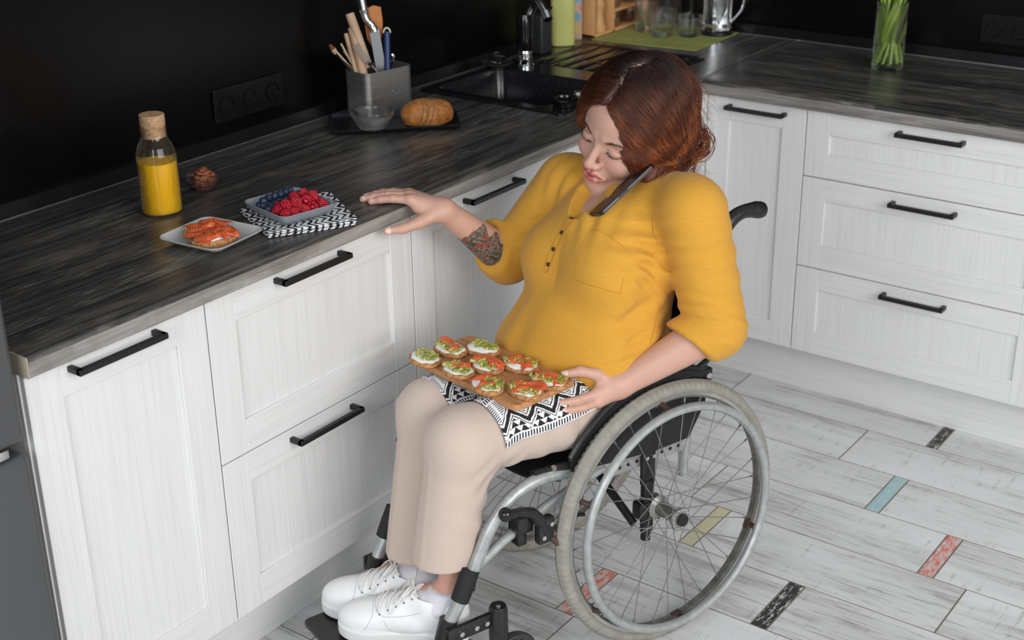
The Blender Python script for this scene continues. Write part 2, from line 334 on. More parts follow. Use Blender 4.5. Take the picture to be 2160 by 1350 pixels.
# ---------------------------------------------------------------- wheelchair (x forward, y to her left)
CH_O = (-1.723, -1.034, 0); CH_RZ = math.radians(161.5)
CHM = Matrix.Translation(CH_O) @ Matrix.Rotation(CH_RZ, 4, 'Z')
M_SIL = speckle('silver_painted_tube', (.40, .41, .41), .42, .45, .14, 60); M_RUB = speckle('grey_beige_rubber', (.27, .255, .22), .8, 0, .12, 50)
M_CHR = flat('dull_spoke_steel', (.22, .21, .20), .5, .5); M_BP = speckle('worn_black_paint', (.012, .012, .012), .35, 0, .4, 60)
M_NYL = speckle('black_nylon', (.009, .009, .01), .7, 0, .3, 300, .2); M_RUST = speckle('rusty_clamp', (.09, .055, .045), .55, .4, .4, 50)
M_RIM = speckle('scuffed_aluminium_rim', (.50, .49, .47), .35, .7, .15, 30); M_RIMIN = speckle('grimy_rim', (.20, .185, .16), .5, .5, .35, 35)
WC = empty('wheelchair', CH_O, 'silver framed wheelchair with grey tyres, in which the woman sits', 'wheelchair', CH_RZ)
def arc(pts, n=8):                                   # Catmull-Rom smoothing of a polyline
    P = [Vector(p) for p in pts]; out = []
    for i in range(len(P) - 1):
        a, b, c, d = P[max(i - 1, 0)], P[i], P[i + 1], P[min(i + 2, len(P) - 1)]
        for k in range(n):
            t = k / n; out.append(.5 * ((2 * b) + (c - a) * t + (2 * a - 5 * b + 4 * c - d) * t * t + (3 * b - a - 3 * c + d) * t ** 3))
    return out + [P[-1]]
def make_wheel(side):
    RY = Matrix.Rotation(-PI / 2, 4, 'X')            # lathe z -> +y
    cam = math.radians(3.8) * side
    Mw = Matrix.Translation((0, side * .2, .294)) @ Matrix.Rotation(cam, 4, 'X') @ (Matrix.Diagonal((1, side, 1, 1)))
    R = .294
    rim = MB(); cs = [(.262, -.012), (.272, -.0125), (.2745, -.010), (.266, -.006), (.266, .006), (.2745, .010), (.272, .0125), (.262, .012), (.257, .008), (.257, -.008)]
    rim.lathe(cs[:8], 96, RY, cap=False); rim.cur = 1; rim.lathe([cs[7], cs[8], cs[9], cs[0]], 96, RY, cap=False)
    w = rim.build('wheel', [M_RIM, M_RIMIN], WC, smooth=40); w.matrix_local = Mw
    # tyre with cut tread
    n = 480; ty = MB(); vs = []; fs = []; m = 16
    for i in range(n):
        a = 2 * PI * i / n
        for k in range(m):
            b = 2 * PI * k / m; rr = .0165; cx, cy = .2785 + rr * .94 * math.cos(b), rr * math.sin(b)
            if -1.35 < (b if b < PI else b - 2 * PI) < 1.35:
                if i % 4 == 0 and abs(cy) > .0045: cx -= .0022; cy *= .93
                elif abs(abs(cy) - .006) < .002: cx -= .001
            vs.append((cx * math.cos(a), cy, cx * math.sin(a)))
    for i in range(n):
        j = (i + 1) % n
        for k in range(m): l = (k + 1) % m; fs.append((i * m + k, j * m + k, j * m + l, i * m + l))
    ty.add(vs, fs); ty.build('tyre', M_RUB, w, smooth=35)
    hr = MB(); hr.tube([(.2475 * math.cos(2 * PI * i / 96), .04, .2475 * math.sin(2 * PI * i / 96)) for i in range(96)], .0095, 12, closed=True); hr.build('handrim', M_SIL, w)
    for i in range(6):
        a = 2 * PI * (i + .42) / 6; c = Vector((math.cos(a), 0, math.sin(a)))
        cl = MB(); cl.tube([c * .262, c * .258 + Vector((0, .018, 0)), c * .2475 + Vector((0, .036, 0))], [.007, .006, .008], 8)
        cl.bbox((-.012, -.009, .2535), (.012, .009, .2585), .002, 1, Matrix.Rotation(PI / 2 - a, 4, 'Y')); cl.build('handrim_clamp', M_RUST, w)
    hub = MB(); hub.lathe([(.008, -.034), (.026, -.032), (.027, -.027), (.016, -.022), (.0155, .030), (.024, .036), (.026, .040), (.0245, .044), (.012, .045)], 28, RY)
    hb = hub.build('hub', speckle('hub_steel', (.35, .34, .32), .3, .8, .2, 80), w)
    MB().cyl((0, .0435, 0), (0, .051, 0), .0135).build('axle_cap', M_BLK, hb)
    dots = MB()
    for i in range(14): a = 2 * PI * i / 14; dots.cyl((.0215 * math.cos(a), .043, .0215 * math.sin(a)), (.0215 * math.cos(a), .0462, .0215 * math.sin(a)), .0022, n=6)
    dots.build('spoke_heads', M_STEEL, hb)
    N = 32
    for i in range(N):
        a = 2 * PI * i / N; out = 1 if i % 2 else -1; lead = 1 if (i // 2) % 2 else -1
        h = a + lead * math.radians(78); y0 = .038 if out > 0 else -.029
        p = Vector((.0215 * math.cos(h), y0, .0215 * math.sin(h))); q = Vector((.2575 * math.cos(a), out * .002, .2575 * math.sin(a)))
        sp = MB().tube([p, q], .0010, 6); sp.tube([q, q + (p - q).normalized() * .013], .0023, 6); sp.build('spoke', M_CHR, w)
    MB().tube([(.257, 0, 0), (.232, 0, 0)], [.0042, .0042], 8).build('valve', M_BLK, w).rotation_euler = (0, math.radians(-18), 0)
    return w
make_wheel(1); make_wheel(-1)
for s in (1, -1):
    y = .145 * s
    P = arc([(-.088, y, .428), (.1, y, .432), (.2, y, .440), (.30, y, .449), (.365, y, .430), (.412, y, .385), (.447, y, .322), (.476, y, .266), (.522, y * .97, .185), (.55, y * .95, .13)])
    MB().tube(P, .0135, 16).build('frame_tube', M_SIL, WC)
    MB().tube([(.462, y, .300), (.386, y, .340), (.281, y, .380), (.10, y, .432)], .0105, 12).build('frame_brace', M_SIL, WC)
    MB().tube([(-.09, y, .33), (-.09, y, .62), (-.10, y, .80)], .0115, 12).build('back_post', M_SIL, WC)
    g = MB().tube(arc([(-.10, s * .15, .78), (-.115, s * .158, .83), (-.147, s * .17, .872), (-.165, s * .17, .893)]), .0115, 12).build('push_handle', M_SIL, WC)
    gp = arc([(-.158, s * .17, .889), (-.170, s * .17, .901), (-.195, s * .17, .911), (-.225, s * .17, .911), (-.262, s * .17, .904)], 5)
    MB().tube(gp, [.0135, .0145, .015, .0152, .0152, .015, .0148, .0145, .0145, .0145, .0142, .0142, .0142, .0145, .015, .0155, .0165, .018, .0178, .0165, .012][:len(gp)], 16).build('grip', flat('black_rubber_grip', (.012, .012, .013), .38), g)
    # perforated axle plate, axle bracket, axle bolt
    pl = MB().bbox((-.10, y + s * .004, .395), (.11, y + s * .0075, .428), .001, 1)
    pb = pl.build('axle_plate', speckle('axle_plate_metal', (.42, .42, .41), .4, .6, .15, 50), WC)
    ho = MB()
    for i in range(9): ho.cyl((-.09 + i * .023, y + s * .0072, .411), (-.09 + i * .023, y + s * .0085, .411), .0042, n=12)
    ho.build('hole', M_BLK, pb)
    br = MB().bbox((.004, y + s * .008, .352), (.040, y + s * .018, .432), .003).bbox((.008, y + s * .006, .235), (.036, y + s * .022, .36), .004)
    br.bbox((-.018, y - s * .004, .272), (.05, y + s * .026, .312), .006).cyl((.022, y + s * .012, .215), (.022, y + s * .012, .25), .011)
    bk = br.build('axle_bracket', M_BP, WC)
    [MB().cyl((.013 + i * .018, y + s * .018, .418), (.013 + i * .018, y + s * .023, .418), .0045, n=8).build('bolt', M_STEEL, bk) for i in (0, 1)]
    MB().cyl((0.004, y, .292), (0.0, s * .175, .294), .009).build('axle', M_STEEL, WC)
    # side guard following the wheel
    gd = MB(); ang = [math.radians(a) for a in range(38, 116, 4)]; r0 = .318
    top = [(r0 * math.cos(a) * .93, .290 + r0 * math.sin(a)) for a in ang]; top[-1] = (-.128, .60)
    poly = [(.228, .452)] + [(.232, .482)] + top + [(-.128, .50), (-.085, .43), (0, .428), (.12, .438)]
    vv = []
    n = len(poly)
    for yy in (s * .160, s * .165): vv += [(px, yy, pz) for px, pz in poly]
    gd.add(vv, [tuple(range(n)), tuple(range(n, 2 * n))] + [(i, (i + 1) % n, n + (i + 1) % n, n + i) for i in range(n)])
    gdo = gd.build('side_guard', M_NYL, WC)
    MB().tube([(px, s * .166, pz) for px, pz in poly[1:2] + top], .0065, 10).build('guard_rim', M_BP, gdo)
    bb = MB().bbox((-.145, y - .004, .548), (-.05, y + s * .022, .578), .004); bbo = bb.build('backrest_bracket', M_BP, WC)
    MB().cyl((-.13, y + s * .022, .563), (-.13, y + s * .027, .563), .008, n=12).build('bolt', M_STEEL, bbo)
    MB().cyl((-.092, y, .378), (-.092, y, .48), .0135).build('post_sleeve', M_SIL, WC)
    # brake
    k = MB(); k.bbox((.335, y + s * .006, .362), (.372, y + s * .036, .398), .004, 2).bbox((.34, y - s * .016, .325), (.362, y + s * .02, .37), .003)
    k.tube([(.405, y + s * .045, .428), (.375, y + s * .045, .425), (.345, y + s * .044, .412), (.326, y + s * .044, .386), (.312, y + s * .044, .36)], [.010, .0095, .011, .014, .012], 10)
    k.bbox((.296, y + s * .034, .335), (.335, y + s * .054, .392), .005); ko = k.build('brake', M_BP, WC)
    MB().sph((.409, y + s * .045, .431), .0145, 12).build('lever_knob', flat('black_glossy_plastic', (.008, .008, .008), .15), ko)
    MB().tube([(.305, y + s * .046, .345), (.272, y + s * .058, .306)], [.008, .006], 8).cyl((.272, y + s * .05, .306), (.272, y + s * .066, .306), .0075, n=12).build('brake_shoe', M_RUST, ko)
    [MB().cyl((a, y + s * .054, b), (a, y + s * .058, b), .005, n=8).build('bolt', M_STEEL, ko) for a, b in ((.325, .352), (.306, .378))]
    # caster
    ca = MB(); ca.bbox((.40, y + s * .012, .166), (.535, y + s * .024, .200), .004); ca.cyl((.529, y * .965, .160), (.515, y * .965, .205), .019)
    ca.lathe([(.008, .120), (.019, .122), (.020, .15), (.019, .205), (.016, .212), (.004, .213)], 20, Matrix.Translation((.415, y + s * .022, 0)))
    co = ca.build('caster_bracket', M_BP, WC)
    MB().cyl((.415, y + s * .022, .211), (.415, y + s * .022, .2165), .007, n=10).build('bolt', M_STEEL, co)
    [MB().cyl((a, y + s * .024, .183), (a, y + s * .028, .183), .0055, n=8).build('bolt', M_STEEL, co) for a in (.505, .47, .445)]
    fk = MB(); fk.bbox((.365, y + s * .004, .06), (.43, y + s * .008, .118), .002).bbox((.365, y + s * .036, .06), (.43, y + s * .04, .118), .002).bbox((.38, y + s * .004, .112), (.435, y + s * .04, .122), .002)
    fo = fk.build('caster_fork', M_BP, WC)
    MB().lathe([(.012, -.012), (.052, -.014), (.062, -.009), (.0645, 0), (.062, .009), (.052, .014), (.012, .012)], 40, Matrix.Translation((.385, y + s * .022, .0655)) @ Matrix.Rotation(PI / 2, 4, 'X')).build('caster_wheel', flat('dark_caster_rubber', (.03, .03, .03), .6), fo)
    # footplate with hanger
    fp = MB(); fp.prism(rrect(.50, (s * .078) - .062, .70, (s * .078) + .062, .015), .112, .120); fp.cyl((.548, y * .95, .135), (.545, y * .93, .108), .016)
    fp.build('footplate', M_BP, WC)
    # velcro band round the tube
    MB().tube([(.463, y, .305), (.478, y, .272), (.492, y, .243)], [.0185, .0192, .0185], 14).build('band', M_NYL, WC)
# calf strap between the tubes
def strap(u, v):
    y = -.145 + .29 * u; return (.478 - .075 * math.sin(PI * u) - .02 * (1 - v), y, .250 + .05 * v)
MB().grid(strap, 24, 3, .003, (1, 0, 0)).build('calf_strap', M_NYL, WC)
# cross braces, seat and back
for s in (1, -1):
    MB().tube([(.06, .14 * s, .435), (.05, 0, .34), (.04, -.14 * s, .25)], .0095, 10).build('cross_brace', M_BP, WC)
def seat(u, v): x = -.10 + .40 * u; y = -.15 + .30 * v; return (x, y, .452 - .022 * math.sin(PI * v))
MB().grid(seat, 10, 14, .006).build('seat', M_NYL, WC)
for s in (1, -1):
    MB().tube([(-.10, s * .145, .449), (.20, s * .145, .453), (.305, s * .138, .457)], .0115, 10).build('seat_hem', M_NYL, WC)
    MB().cyl((.262, s * .148, .462), (.262, s * .150, .468), .006, n=10).build('bolt', M_STEEL, WC)
def back(u, v): z = .47 + .33 * u; y = -.148 + .296 * v; return (-.098 - .045 * math.sin(PI * v) - .01 * u, y, z)
MB().grid(back, 10, 14, .006, (1, 0, 0)).build('backrest', M_NYL, WC)
# ---------------------------------------------------------------- signed distance sculpting
F32 = np.float32
def A(*v): return np.array(v, F32)
def cap(P, a, b, ra, rb=None):
    a = np.asarray(a, F32); b = np.asarray(b, F32); rb = ra if rb is None else rb; d = b - a
    t = np.clip(((P - a) @ d) / (d @ d), 0, 1); return np.linalg.norm(P - a - t[:, None] * d, axis=1) - (ra + (rb - ra) * t)
def ell(P, c, r, M=None):
    q = P - np.asarray(c, F32)
    if M is not None: q = q @ np.asarray(M, F32)
    r = np.asarray(r, F32); k0 = np.linalg.norm(q / r, axis=1); k1 = np.linalg.norm(q / (r * r), axis=1) + 1e-9; return k0 * (k0 - 1) / k1
def smin(a, b, k):
    h = np.clip(.5 + .5 * (b - a) / k, 0, 1); return b * (1 - h) + a * h - k * h * (1 - h)
def smax(a, b, k): return -smin(-a, -b, k)
def U(k, *ds):
    o = ds[0]
    for d in ds[1:]: o = smin(o, d, k)
    return o
def chain(P, pts, rs, k=.004):
    o = None
    for i in range(len(pts) - 1):
        d = cap(P, pts[i], pts[i + 1], rs[i], rs[i + 1]); o = d if o is None else smin(o, d, k)
    return o
def near(P, fn, lo, hi, pad=.03):
    """evaluate fn only for points near its box"""
    lo = A(*lo); hi = A(*hi); q = np.maximum(np.maximum(lo - P, P - hi), 0); db = np.linalg.norm(q, axis=1); m = db < pad
    out = (db + pad).astype(F32)
    if m.any(): out[m] = np.minimum(fn(P[m]), db[m] + pad)
    return out
def fold(P, c, n, wl, amp, r, ph=0.0):
    """soft sine folds: c centre, n direction across the folds, r reach"""
    c = A(*c); n = A(*n); n = n / np.linalg.norm(n); q = P - c; g = np.exp(-(q * q).sum(1) / (r * r)); s = q @ n
    return amp * g * np.cos(2 * PI * s / wl + ph)
HX = A(.961, .230, -.161); HY = A(-.273, .903, -.336); HZ = A(.069, .366, .927)
HX /= np.linalg.norm(HX); HY -= HX * (HX @ HY); HY /= np.linalg.norm(HY); HZ = np.cross(HX, HY); HX, HY = HX * .9970 - HY * .0767, HY * .9970 + HX * .0767
HO = A(-.061, -.023, 1.066); HS = 1.06; HM = np.stack([HX, HY, HZ], 1)
def h2l(v): return HO + HS * (HM @ np.asarray(v, F32))
def l2h(P): return ((P - HO) @ HM) / HS
def head_sdf(P):
    q = l2h(P); y = np.abs(q[:, 1]); s = np.stack([q[:, 0], y, q[:, 2]], 1)
    d = U(.03, ell(s, (-.012, 0, .035), (.098, .077, .086)), ell(s, (.020, 0, -.028), (.066, .064, .084)), ell(s, (.038, 0, .045), (.052, .064, .048)))
    d = smin(d, cap(s, (.0, .056, -.05), (.058, .020, -.098), .014, .015), .022)
    d = smin(d, ell(s, (.069, 0, -.099), (.021, .023, .018)), .016)
    d = smin(d, ell(s, (.056, .039, -.034), (.027, .026, .026)), .018)
    d = smin(d, cap(s, (.084, .010, .019), (.073, .042, .020), .007, .007), .014)
    d = smax(d, -ell(s, (.101, .030, .001), (.0175, .020, .0125)), .009)
    d = smin(d, ell(s, (.0745, .032, -.001), (.0140, .0180, .0125)), .003)
    d = smax(d, -cap(s, (.0880, .021, .0080), (.079, .046, .0060), .0018), .003)
    d = smin(d, cap(s, (.083, 0, .010), (.104, 0, -.034), .0070, .0094), .010)
    d = smin(d, ell(s, (.1055, 0, -.0385), (.0098, .0108, .0088)), .006)
    d = smin(d, ell(s, (.0950, .0132, -.0410), (.0115, .0066, .0075)), .005)
    d = smax(d, -ell(s, (.0985, .0062, -.0475), (.006, .0036, .0032)), .002)
    d = smin(d, ell(s, (.072, 0, -.067), (.0225, .028, .020)), .014)
    d = smin(d, U(.003, cap(s, (.0945, .0055, -.0612), (.0825, .0275, -.0690), .0044, .0024), cap(s, (.0950, 0, -.0628), (.0945, .0055, -.0612), .0038, .0044)), .004)
    d = smin(d, U(.003, cap(s, (.0925, 0, -.0765), (.0905, .012, -.0755), .0058, .0052), cap(s, (.0905, .012, -.0755), (.0825, .0255, -.0700), .0052, .0024)), .004)
    d = smax(d, -U(.002, cap(s, (.103, 0, -.0690), (.0965, .012, -.0686), .0026, .0024), cap(s, (.0965, .012, -.0686), (.0865, .0245, -.0690), .0024, .0010)), .0012)
    d = smax(d, -cap(s, (.107, 0, -.052), (.102, 0, -.058), .0022), .004)
    e = ell(s, (-.006, .078, -.010), (.020, .0075, .032)); e = smax(e, -ell(s, (-.002, .086, -.006), (.012, .007, .020)), .004)
    d = smin(d, e, .005)
    return d * HS
def neck_sdf(P): return U(.02, cap(P, (-.068, -.028, .93), h2l((-.026, 0, -.055)), .058, .052), cap(P, (-.045, -.03, .92), h2l((.006, 0, -.075)), .044, .034))
# right hand on the worktop, left hand at the board
def fingers(P, K, T, rs, lens=None, bend=None):
    o = None
    for k, (a, mids, b) in enumerate(zip(K, bend, T)):
        r = rs[k]; d = chain(P, [a, mids[0], mids[1], b], [r * 1.12, r, r * .93, r * .78], .003); o = d if o is None else np.minimum(o, d)
    return o
def lerp(a, b, t): return tuple(np.asarray(a) * (1 - t) + np.asarray(b) * t)
def mkf(a, b, lift, up=(0, 0, 1)):
    u = np.asarray(up, float); m1 = np.asarray(lerp(a, b, .45)) + u * lift; m2 = np.asarray(lerp(a, b, .76)) + u * lift * .75; return (tuple(m1), tuple(m2))
RK = [(.303, -.292, .918), (.296, -.309, .921), (.287, -.325, .920), (.277, -.340, .915)]
RT = [(.364, -.352, .9108), (.370, -.376, .9108), (.356, -.388, .9108), (.332, -.394, .9108)]
RF = [mkf(a, b, .0045) for a, b in zip(RK, RT)]
RW = (.240, -.262, .890); RE = (.075, -.268, .742); RS = (-.01, -.165, .925)
def hand_r(P):
    f = fingers(P, RK, RT, [.0086, .0088, .0083, .0074], bend=RF)
    palm = U(.012, *[cap(P, RW, k, .017, .0115) for k in RK], cap(P, (.255, -.264, .893), (.290, -.284, .902), .018, .013))
    d = smin(palm, f, .006)
    th = chain(P, [(.264, -.260, .888), (.303, -.260, .877), (.338, -.270, .868), (.368, -.283, .866)], [.017, .0125, .0100, .0075], .006)
    d = smin(d, th, .012)
    d = smin(d, cap(P, RE, RW, .045, .0235), .015)
    return d
LK = [(.158, .154, .602), (.158, .160, .587), (.153, .150, .578), (.148, .138, .577)]
LT = [(.262, .131, .600), (.243, .149, .588), (.238, .136, .584), (.225, .122, .584)]
LF = [mkf(a, b, .006, (0, 1, -.3)) for a, b in zip(LK, LT)]
LW = (.104, .158, .606); LE = (-.078, .238, .712); LS = (-.064, .172, .942)
def hand_l(P):
    f = fingers(P, LK, LT, [.0086, .0088, .0083, .0074], bend=LF)
    palm = U(.012, *[cap(P, LW, k, .019, .0118) for k in LK], cap(P, (.115, .155, .612), (.145, .150, .606), .020, .014))
    d = smin(palm, f, .006)
    th = chain(P, [(.120, .152, .616), (.148, .140, .636), (.180, .128, .6475), (.212, .116, .6445)], [.017, .0125, .0100, .0078], .006)
    d = smin(d, th, .012)
    d = smin(d, cap(P, LE, LW, .046, .026), .015)
    return d
def torso(P, o=0.0):
    d = U(.05, ell(P, (.015, 0, .555), (.155 + o, .158 + o, .115 + o)), ell(P, (.045, -.005, .665), (.138 + o, .166 + o, .125 + o)), ell(P, (.0, .0, .81), (.118 + o, .150 + o, .150 + o)))
    b = np.minimum(ell(P, (.078, -.085, .80), (.064 + o, .070 + o, .070 + o)), ell(P, (.075, .075, .81), (.064 + o, .070 + o, .070 + o)))
    d = smin(d, b, .04)
    sh = U(.03, cap(P, (-.025, -.125, .925), (-.075, -.03, .932), .052 + o, .046 + o), cap(P, (-.075, -.02, .930), (-.075, .14, .945), .046 + o, .054 + o))
    return smin(d, sh, .04)
def uarm_r(P, o=0.0): return cap(P, RS, RE, .055 + o, .046 + o)
def uarm_l(P, o=0.0): return cap(P, LS, LE, .058 + o, .050 + o)
KNL = (.440, .088, .556); KNR = (.410, -.066, .548); ANL = (.478, .082, .215); ANR = (.470, -.062, .20)
def legs(P, o=0.0):
    l = U(.03, cap(P, (.02, .085, .535), KNL, .078 + o, .060 + o), cap(P, KNL, ANL, .056 + o, .034 + o))
    r = U(.03, cap(P, (.02, -.085, .53), KNR, .078 + o, .060 + o), cap(P, KNR, ANR, .056 + o, .034 + o))
    return np.minimum(l, r)
def body_sdf(P):
    h = near(P, lambda Q: smin(head_sdf(Q), neck_sdf(Q), .012), (-.20, -.16, .85), (.10, .12, 1.24))
    t = near(P, lambda Q: np.minimum(U(.012, torso(Q, -.014), uarm_r(Q, -.014), uarm_l(Q, -.014)), legs(Q, -.014)), (-.17, -.34, .15), (.56, .31, 1.05))
    a = near(P, hand_r, (.02, -.42, .68), (.40, -.19, .95)); b = near(P, hand_l, (-.14, .08, .53), (.29, .30, .78))
    f = near(P, lambda Q: np.minimum(cap(Q, ANL, FTL, .034, .030), cap(Q, ANR, FTR, .034, .030)), (.40, -.20, .12), (.66, .14, .26))
    return smin(smin(smin(h, t, .02), np.minimum(a, b), .008), f, .02)
FTL = (.56, -.01, .165); FTR = (.55, -.11, .16)
# ---- clothes
def neckcut(P):                                      # positive inside is cut away: V opening of the collar
    # ring plane around the neck plus a V down the front
    n = A(.42, -.05, .90); n /= np.linalg.norm(n); top = -((P - A(-.03, -.03, .962)) @ n)      # <0 above the collar plane
    axis = cap(P, (-.09, -.03, .94), (-.02, -.035, 1.04), .066, .076)
    v = U(.012, cap(P, (.03, -.032, .985), (.090, -.016, .908), .040, .004), cap(P, (.03, -.03, .975), (.072, .032, .950), .030, .025), cap(P, (.045, -.028, .965), (.084, -.008, .926), .036, .018))
    return smin(smax(axis, top, .01), v, .012)
def shirt_sdf(P):
    t = torso(P, .010)
    t = U(.05, t, ell(P, (.07, -.02, .625), (.15, .178, .075)), ell(P, (.09, -.075, .60), (.125, .115, .050)))
    sl = []
    for S_, E_, W_, t_, rr, n, ra in ((LS, LE, LW, .27, (.068, .060, .058, .057), (.62, -.10, -.62), .0475), (RS, RE, RW, .27, (.064, .055, .054, .055), (.835, .17, .277), .0465)):
        e = A(*E_); w = A(*W_); n = A(*n); n /= np.linalg.norm(n); pl = (P - A(*lerp(E_, W_, t_))) @ n
        s = smax(cap(P, E_, lerp(E_, W_, .5), rr[2], rr[3]), pl, .004); s = smax(s, -smax(cap(P, E_, W_, ra, .026), -(pl + .03), .002), .002)
        s = s - .0018 * (np.abs(pl + .030) < .026); up = cap(P, S_, E_, rr[0], rr[1]); sl.append((up, smin(up, s, .016)))
    t = smax(t, np.abs(P[:, 1]) - (.153 + .08 * np.clip((P[:, 2] - .585) / .05, 0, 1)), .012)
    d = smin(smin(t, sl[0][0], .026), sl[1][0], .03); d = smin(smin(d, sl[0][1], .006), sl[1][1], .006)
    f = fold(P, (.03, .15, .88), (.3, .2, -.95), .036, .0050, .055) + fold(P, (-.06, .22, .76), (-.3, -.1, 1), .026, .0046, .050) + fold(P, (-.10, .25, .72), (-.5, 0, 1), .024, .0042, .04)
    f += fold(P, (.02, .17, .83), (.7, .2, -.6), .030, .0034, .06) + fold(P, (.10, .06, .71), (.9, .35, .25), .085, .0070, .13) + fold(P, (.15, -.06, .66), (.85, .5, .3), .060, .0046, .09)
    f += fold(P, (.05, -.17, .83), (.2, -.3, 1), .030, .0036, .05) + fold(P, (.05, -.24, .78), (-.6, 0, 1), .026, .0032, .045) + fold(P, (.06, .12, .60), (.2, 0, 1), .032, .0048, .09)
    f += fold(P, (.06, .04, .92), (-.2, 1, .3), .040, .0030, .06) + fold(P, (.02, -.12, .93), (.2, 1, 0), .036, .003, .05) + fold(P, (.05, .13, .72), (.5, .3, .9), .045, .0028, .07, 1.)
    f += fold(P, (.16, -.10, .62), (.9, -.5, .5), .028, .0036, .06) + fold(P, (-.09, .23, .84), (.1, 0, 1), .050, .0022, .08)
    d = d + f
    d += fold(P, (-.05, .225, .89), (.2, -.1, 1), .055, .0032, .05, .6)
    nc = neckcut(P); under = -(smin(neck_sdf(P), torso(P, -.012), .03) + .004)   # >0 below the skin
    return smax(d, -smax(nc, under, .003), .004)
def trousers_sdf(P):
    L_ = U(.03, cap(P, (.0, .085, .535), KNL, .084, .067), cap(P, KNL, (.488, .075, .27), .065, .062)); R_ = U(.03, cap(P, (.0, -.085, .53), KNR, .084, .067), cap(P, KNR, (.468, -.060, .235), .064, .062))
    n = A(-.02, 0, 1); pl = -((P - A(.48, .075, .302)) @ n); L_ = smax(L_, pl, .004); L_ = smax(L_, -smax(cap(P, KNL, (.488, .075, .27), .05, .052), ((P - A(.48, .075, .330)) @ n), .003), .003)
    pl = -((P - A(.475, -.07, .243)) @ n); R_ = smax(R_, pl, .004); R_ = smax(R_, -smax(cap(P, KNR, (.468, -.060, .235), .05, .052), ((P - A(.48, -.07, .272)) @ n), .003), .003)
    d = smin(smin(L_, R_, .006), ell(P, (.0, 0, .535), (.15, .150, .095)), .04)
    d = smax(d, np.abs(P[:, 1]) - (.153 + .04 * np.clip((P[:, 0] - .20) / .08, 0, 1)), .012)
    for kn, s in ((KNL, 1), (KNR, -1)):
        k = A(*kn); d += fold(P, k + A(-.06, 0, -.07), (.75, 0, .65), .036, .0052, .055) + fold(P, k + A(-.03, .03, -.05), (.5, .3, .8), .045, .0034, .05, .8) + fold(P, k + A(-.03, 0, -.15), (.45, 0, -1), .055, .0030, .07) + fold(P, k + A(-.16, 0, -.02), (.9, .2, -.4), .055, .0032, .08)
        crease = np.exp(-((P[:, 1] - (kn[1] - .002 * s)) / .007) ** 2) * (P[:, 2] < .54) * (P[:, 0] > .47); d -= .0016 * crease
    return d
def shoe_q(P, heel, toe, z0, roll=0.0):
    h = A(*heel); t = A(*toe); L = float(np.linalg.norm(t - h)); x = (t - h) / L; zz = A(0, 0, 1); y = np.cross(zz, x); y /= np.linalg.norm(y); zz = np.cross(x, y)
    q = (P - h); return np.stack([q @ x, q @ y, q @ zz], 1), (h, x, y, zz, L)
SHL = ((.458, .122, .128), (.652, -.062, .128)); SHR = ((.445, .028, .124), (.640, -.155, .124))
def upper_q(q):                                      # shoe frame: x heel to toe .267, z up, sole bottom 0
    d = U(.02, ell(q, (.205, 0, .032), (.064, .045, .036)), ell(q, (.13, 0, .040), (.10, .043, .040)), ell(q, (.045, 0, .045), (.046, .037, .045)))
    d = smin(d, cap(q, (.035, 0, .07), (.075, 0, .072), .034, .034), .02); d = smin(d, cap(q, (.09, 0, .085), (.165, 0, .058), .026, .026), .02)
    d = smax(d, -(q[:, 2] - .022), .003)
    op = cap(q, (.028, 0, .105), (.078, 0, .112), .030, .030); top = (q[:, 2] - .098 - .1 * q[:, 0])
    d = smax(smax(d, -op, .003), top, .004)
    return d
def sole_q(q):
    o = U(.02, ell(np.concatenate([q[:, :2], 0 * q[:, :1]], 1), (.20, .002, 0), (.070, .049, 1)), ell(np.concatenate([q[:, :2], 0 * q[:, :1]], 1), (.05, 0, 0), (.053, .041, 1)), ell(np.concatenate([q[:, :2], 0 * q[:, :1]], 1), (.13, 0, 0), (.09, .040, 1)))
    return smax(o, np.abs(q[:, 2] - .013) - .013, .003)
# hair volume in head coordinates
def hair_sdf(P):
    q = l2h(P)
    d = U(.03, ell(q, (-.022, 0, .045), (.118, .102, .102)), ell(q, (-.045, .010, -.005), (.085, .098, .085)))
    d = smin(d, ell(q, (.012, .062, .005), (.062, .044, .062)), .03)              # sweep over her left temple
    d = smin(d, ell(q, (.010, -.066, .020), (.060, .030, .055)), .03)
    d = smin(d, ell(q, (-.078, .045, -.052), (.050, .060, .042)), .025)           # gathered curls at the nape
    d = smin(d, ell(q, (-.004, .090, -.082), (.034, .032, .030)), .010)
    d = smin(d, ell(q, (.014, .098, -.034), (.038, .024, .030)), .010)
    d = d + .0026 * np.sin(q[:, 1] * 62 + 9 * q[:, 2]) * np.sin(q[:, 0] * 48 + q[:, 2] * 55 + 1) + .0016 * np.sin(q[:, 2] * 130 + q[:, 0] * 60)
    # parting groove
    s = np.abs(q[:, 1] + .012 + .010 * np.sin(q[:, 0] * 70)); d = d + .007 * np.exp(-(s / .006) ** 2) * (q[:, 2] > .06) * np.clip((q[:, 0] + .05) / .03, 0, 1)
    # face opening
    face = ell(q, (.112, -.010, -.030), (.070, .066, .118)); d = smax(d, -face, .010)
    face2 = ell(q, (.062, 0, -.075), (.085, .078, .060)); d = smax(d, -face2, .010)
    return d * HS
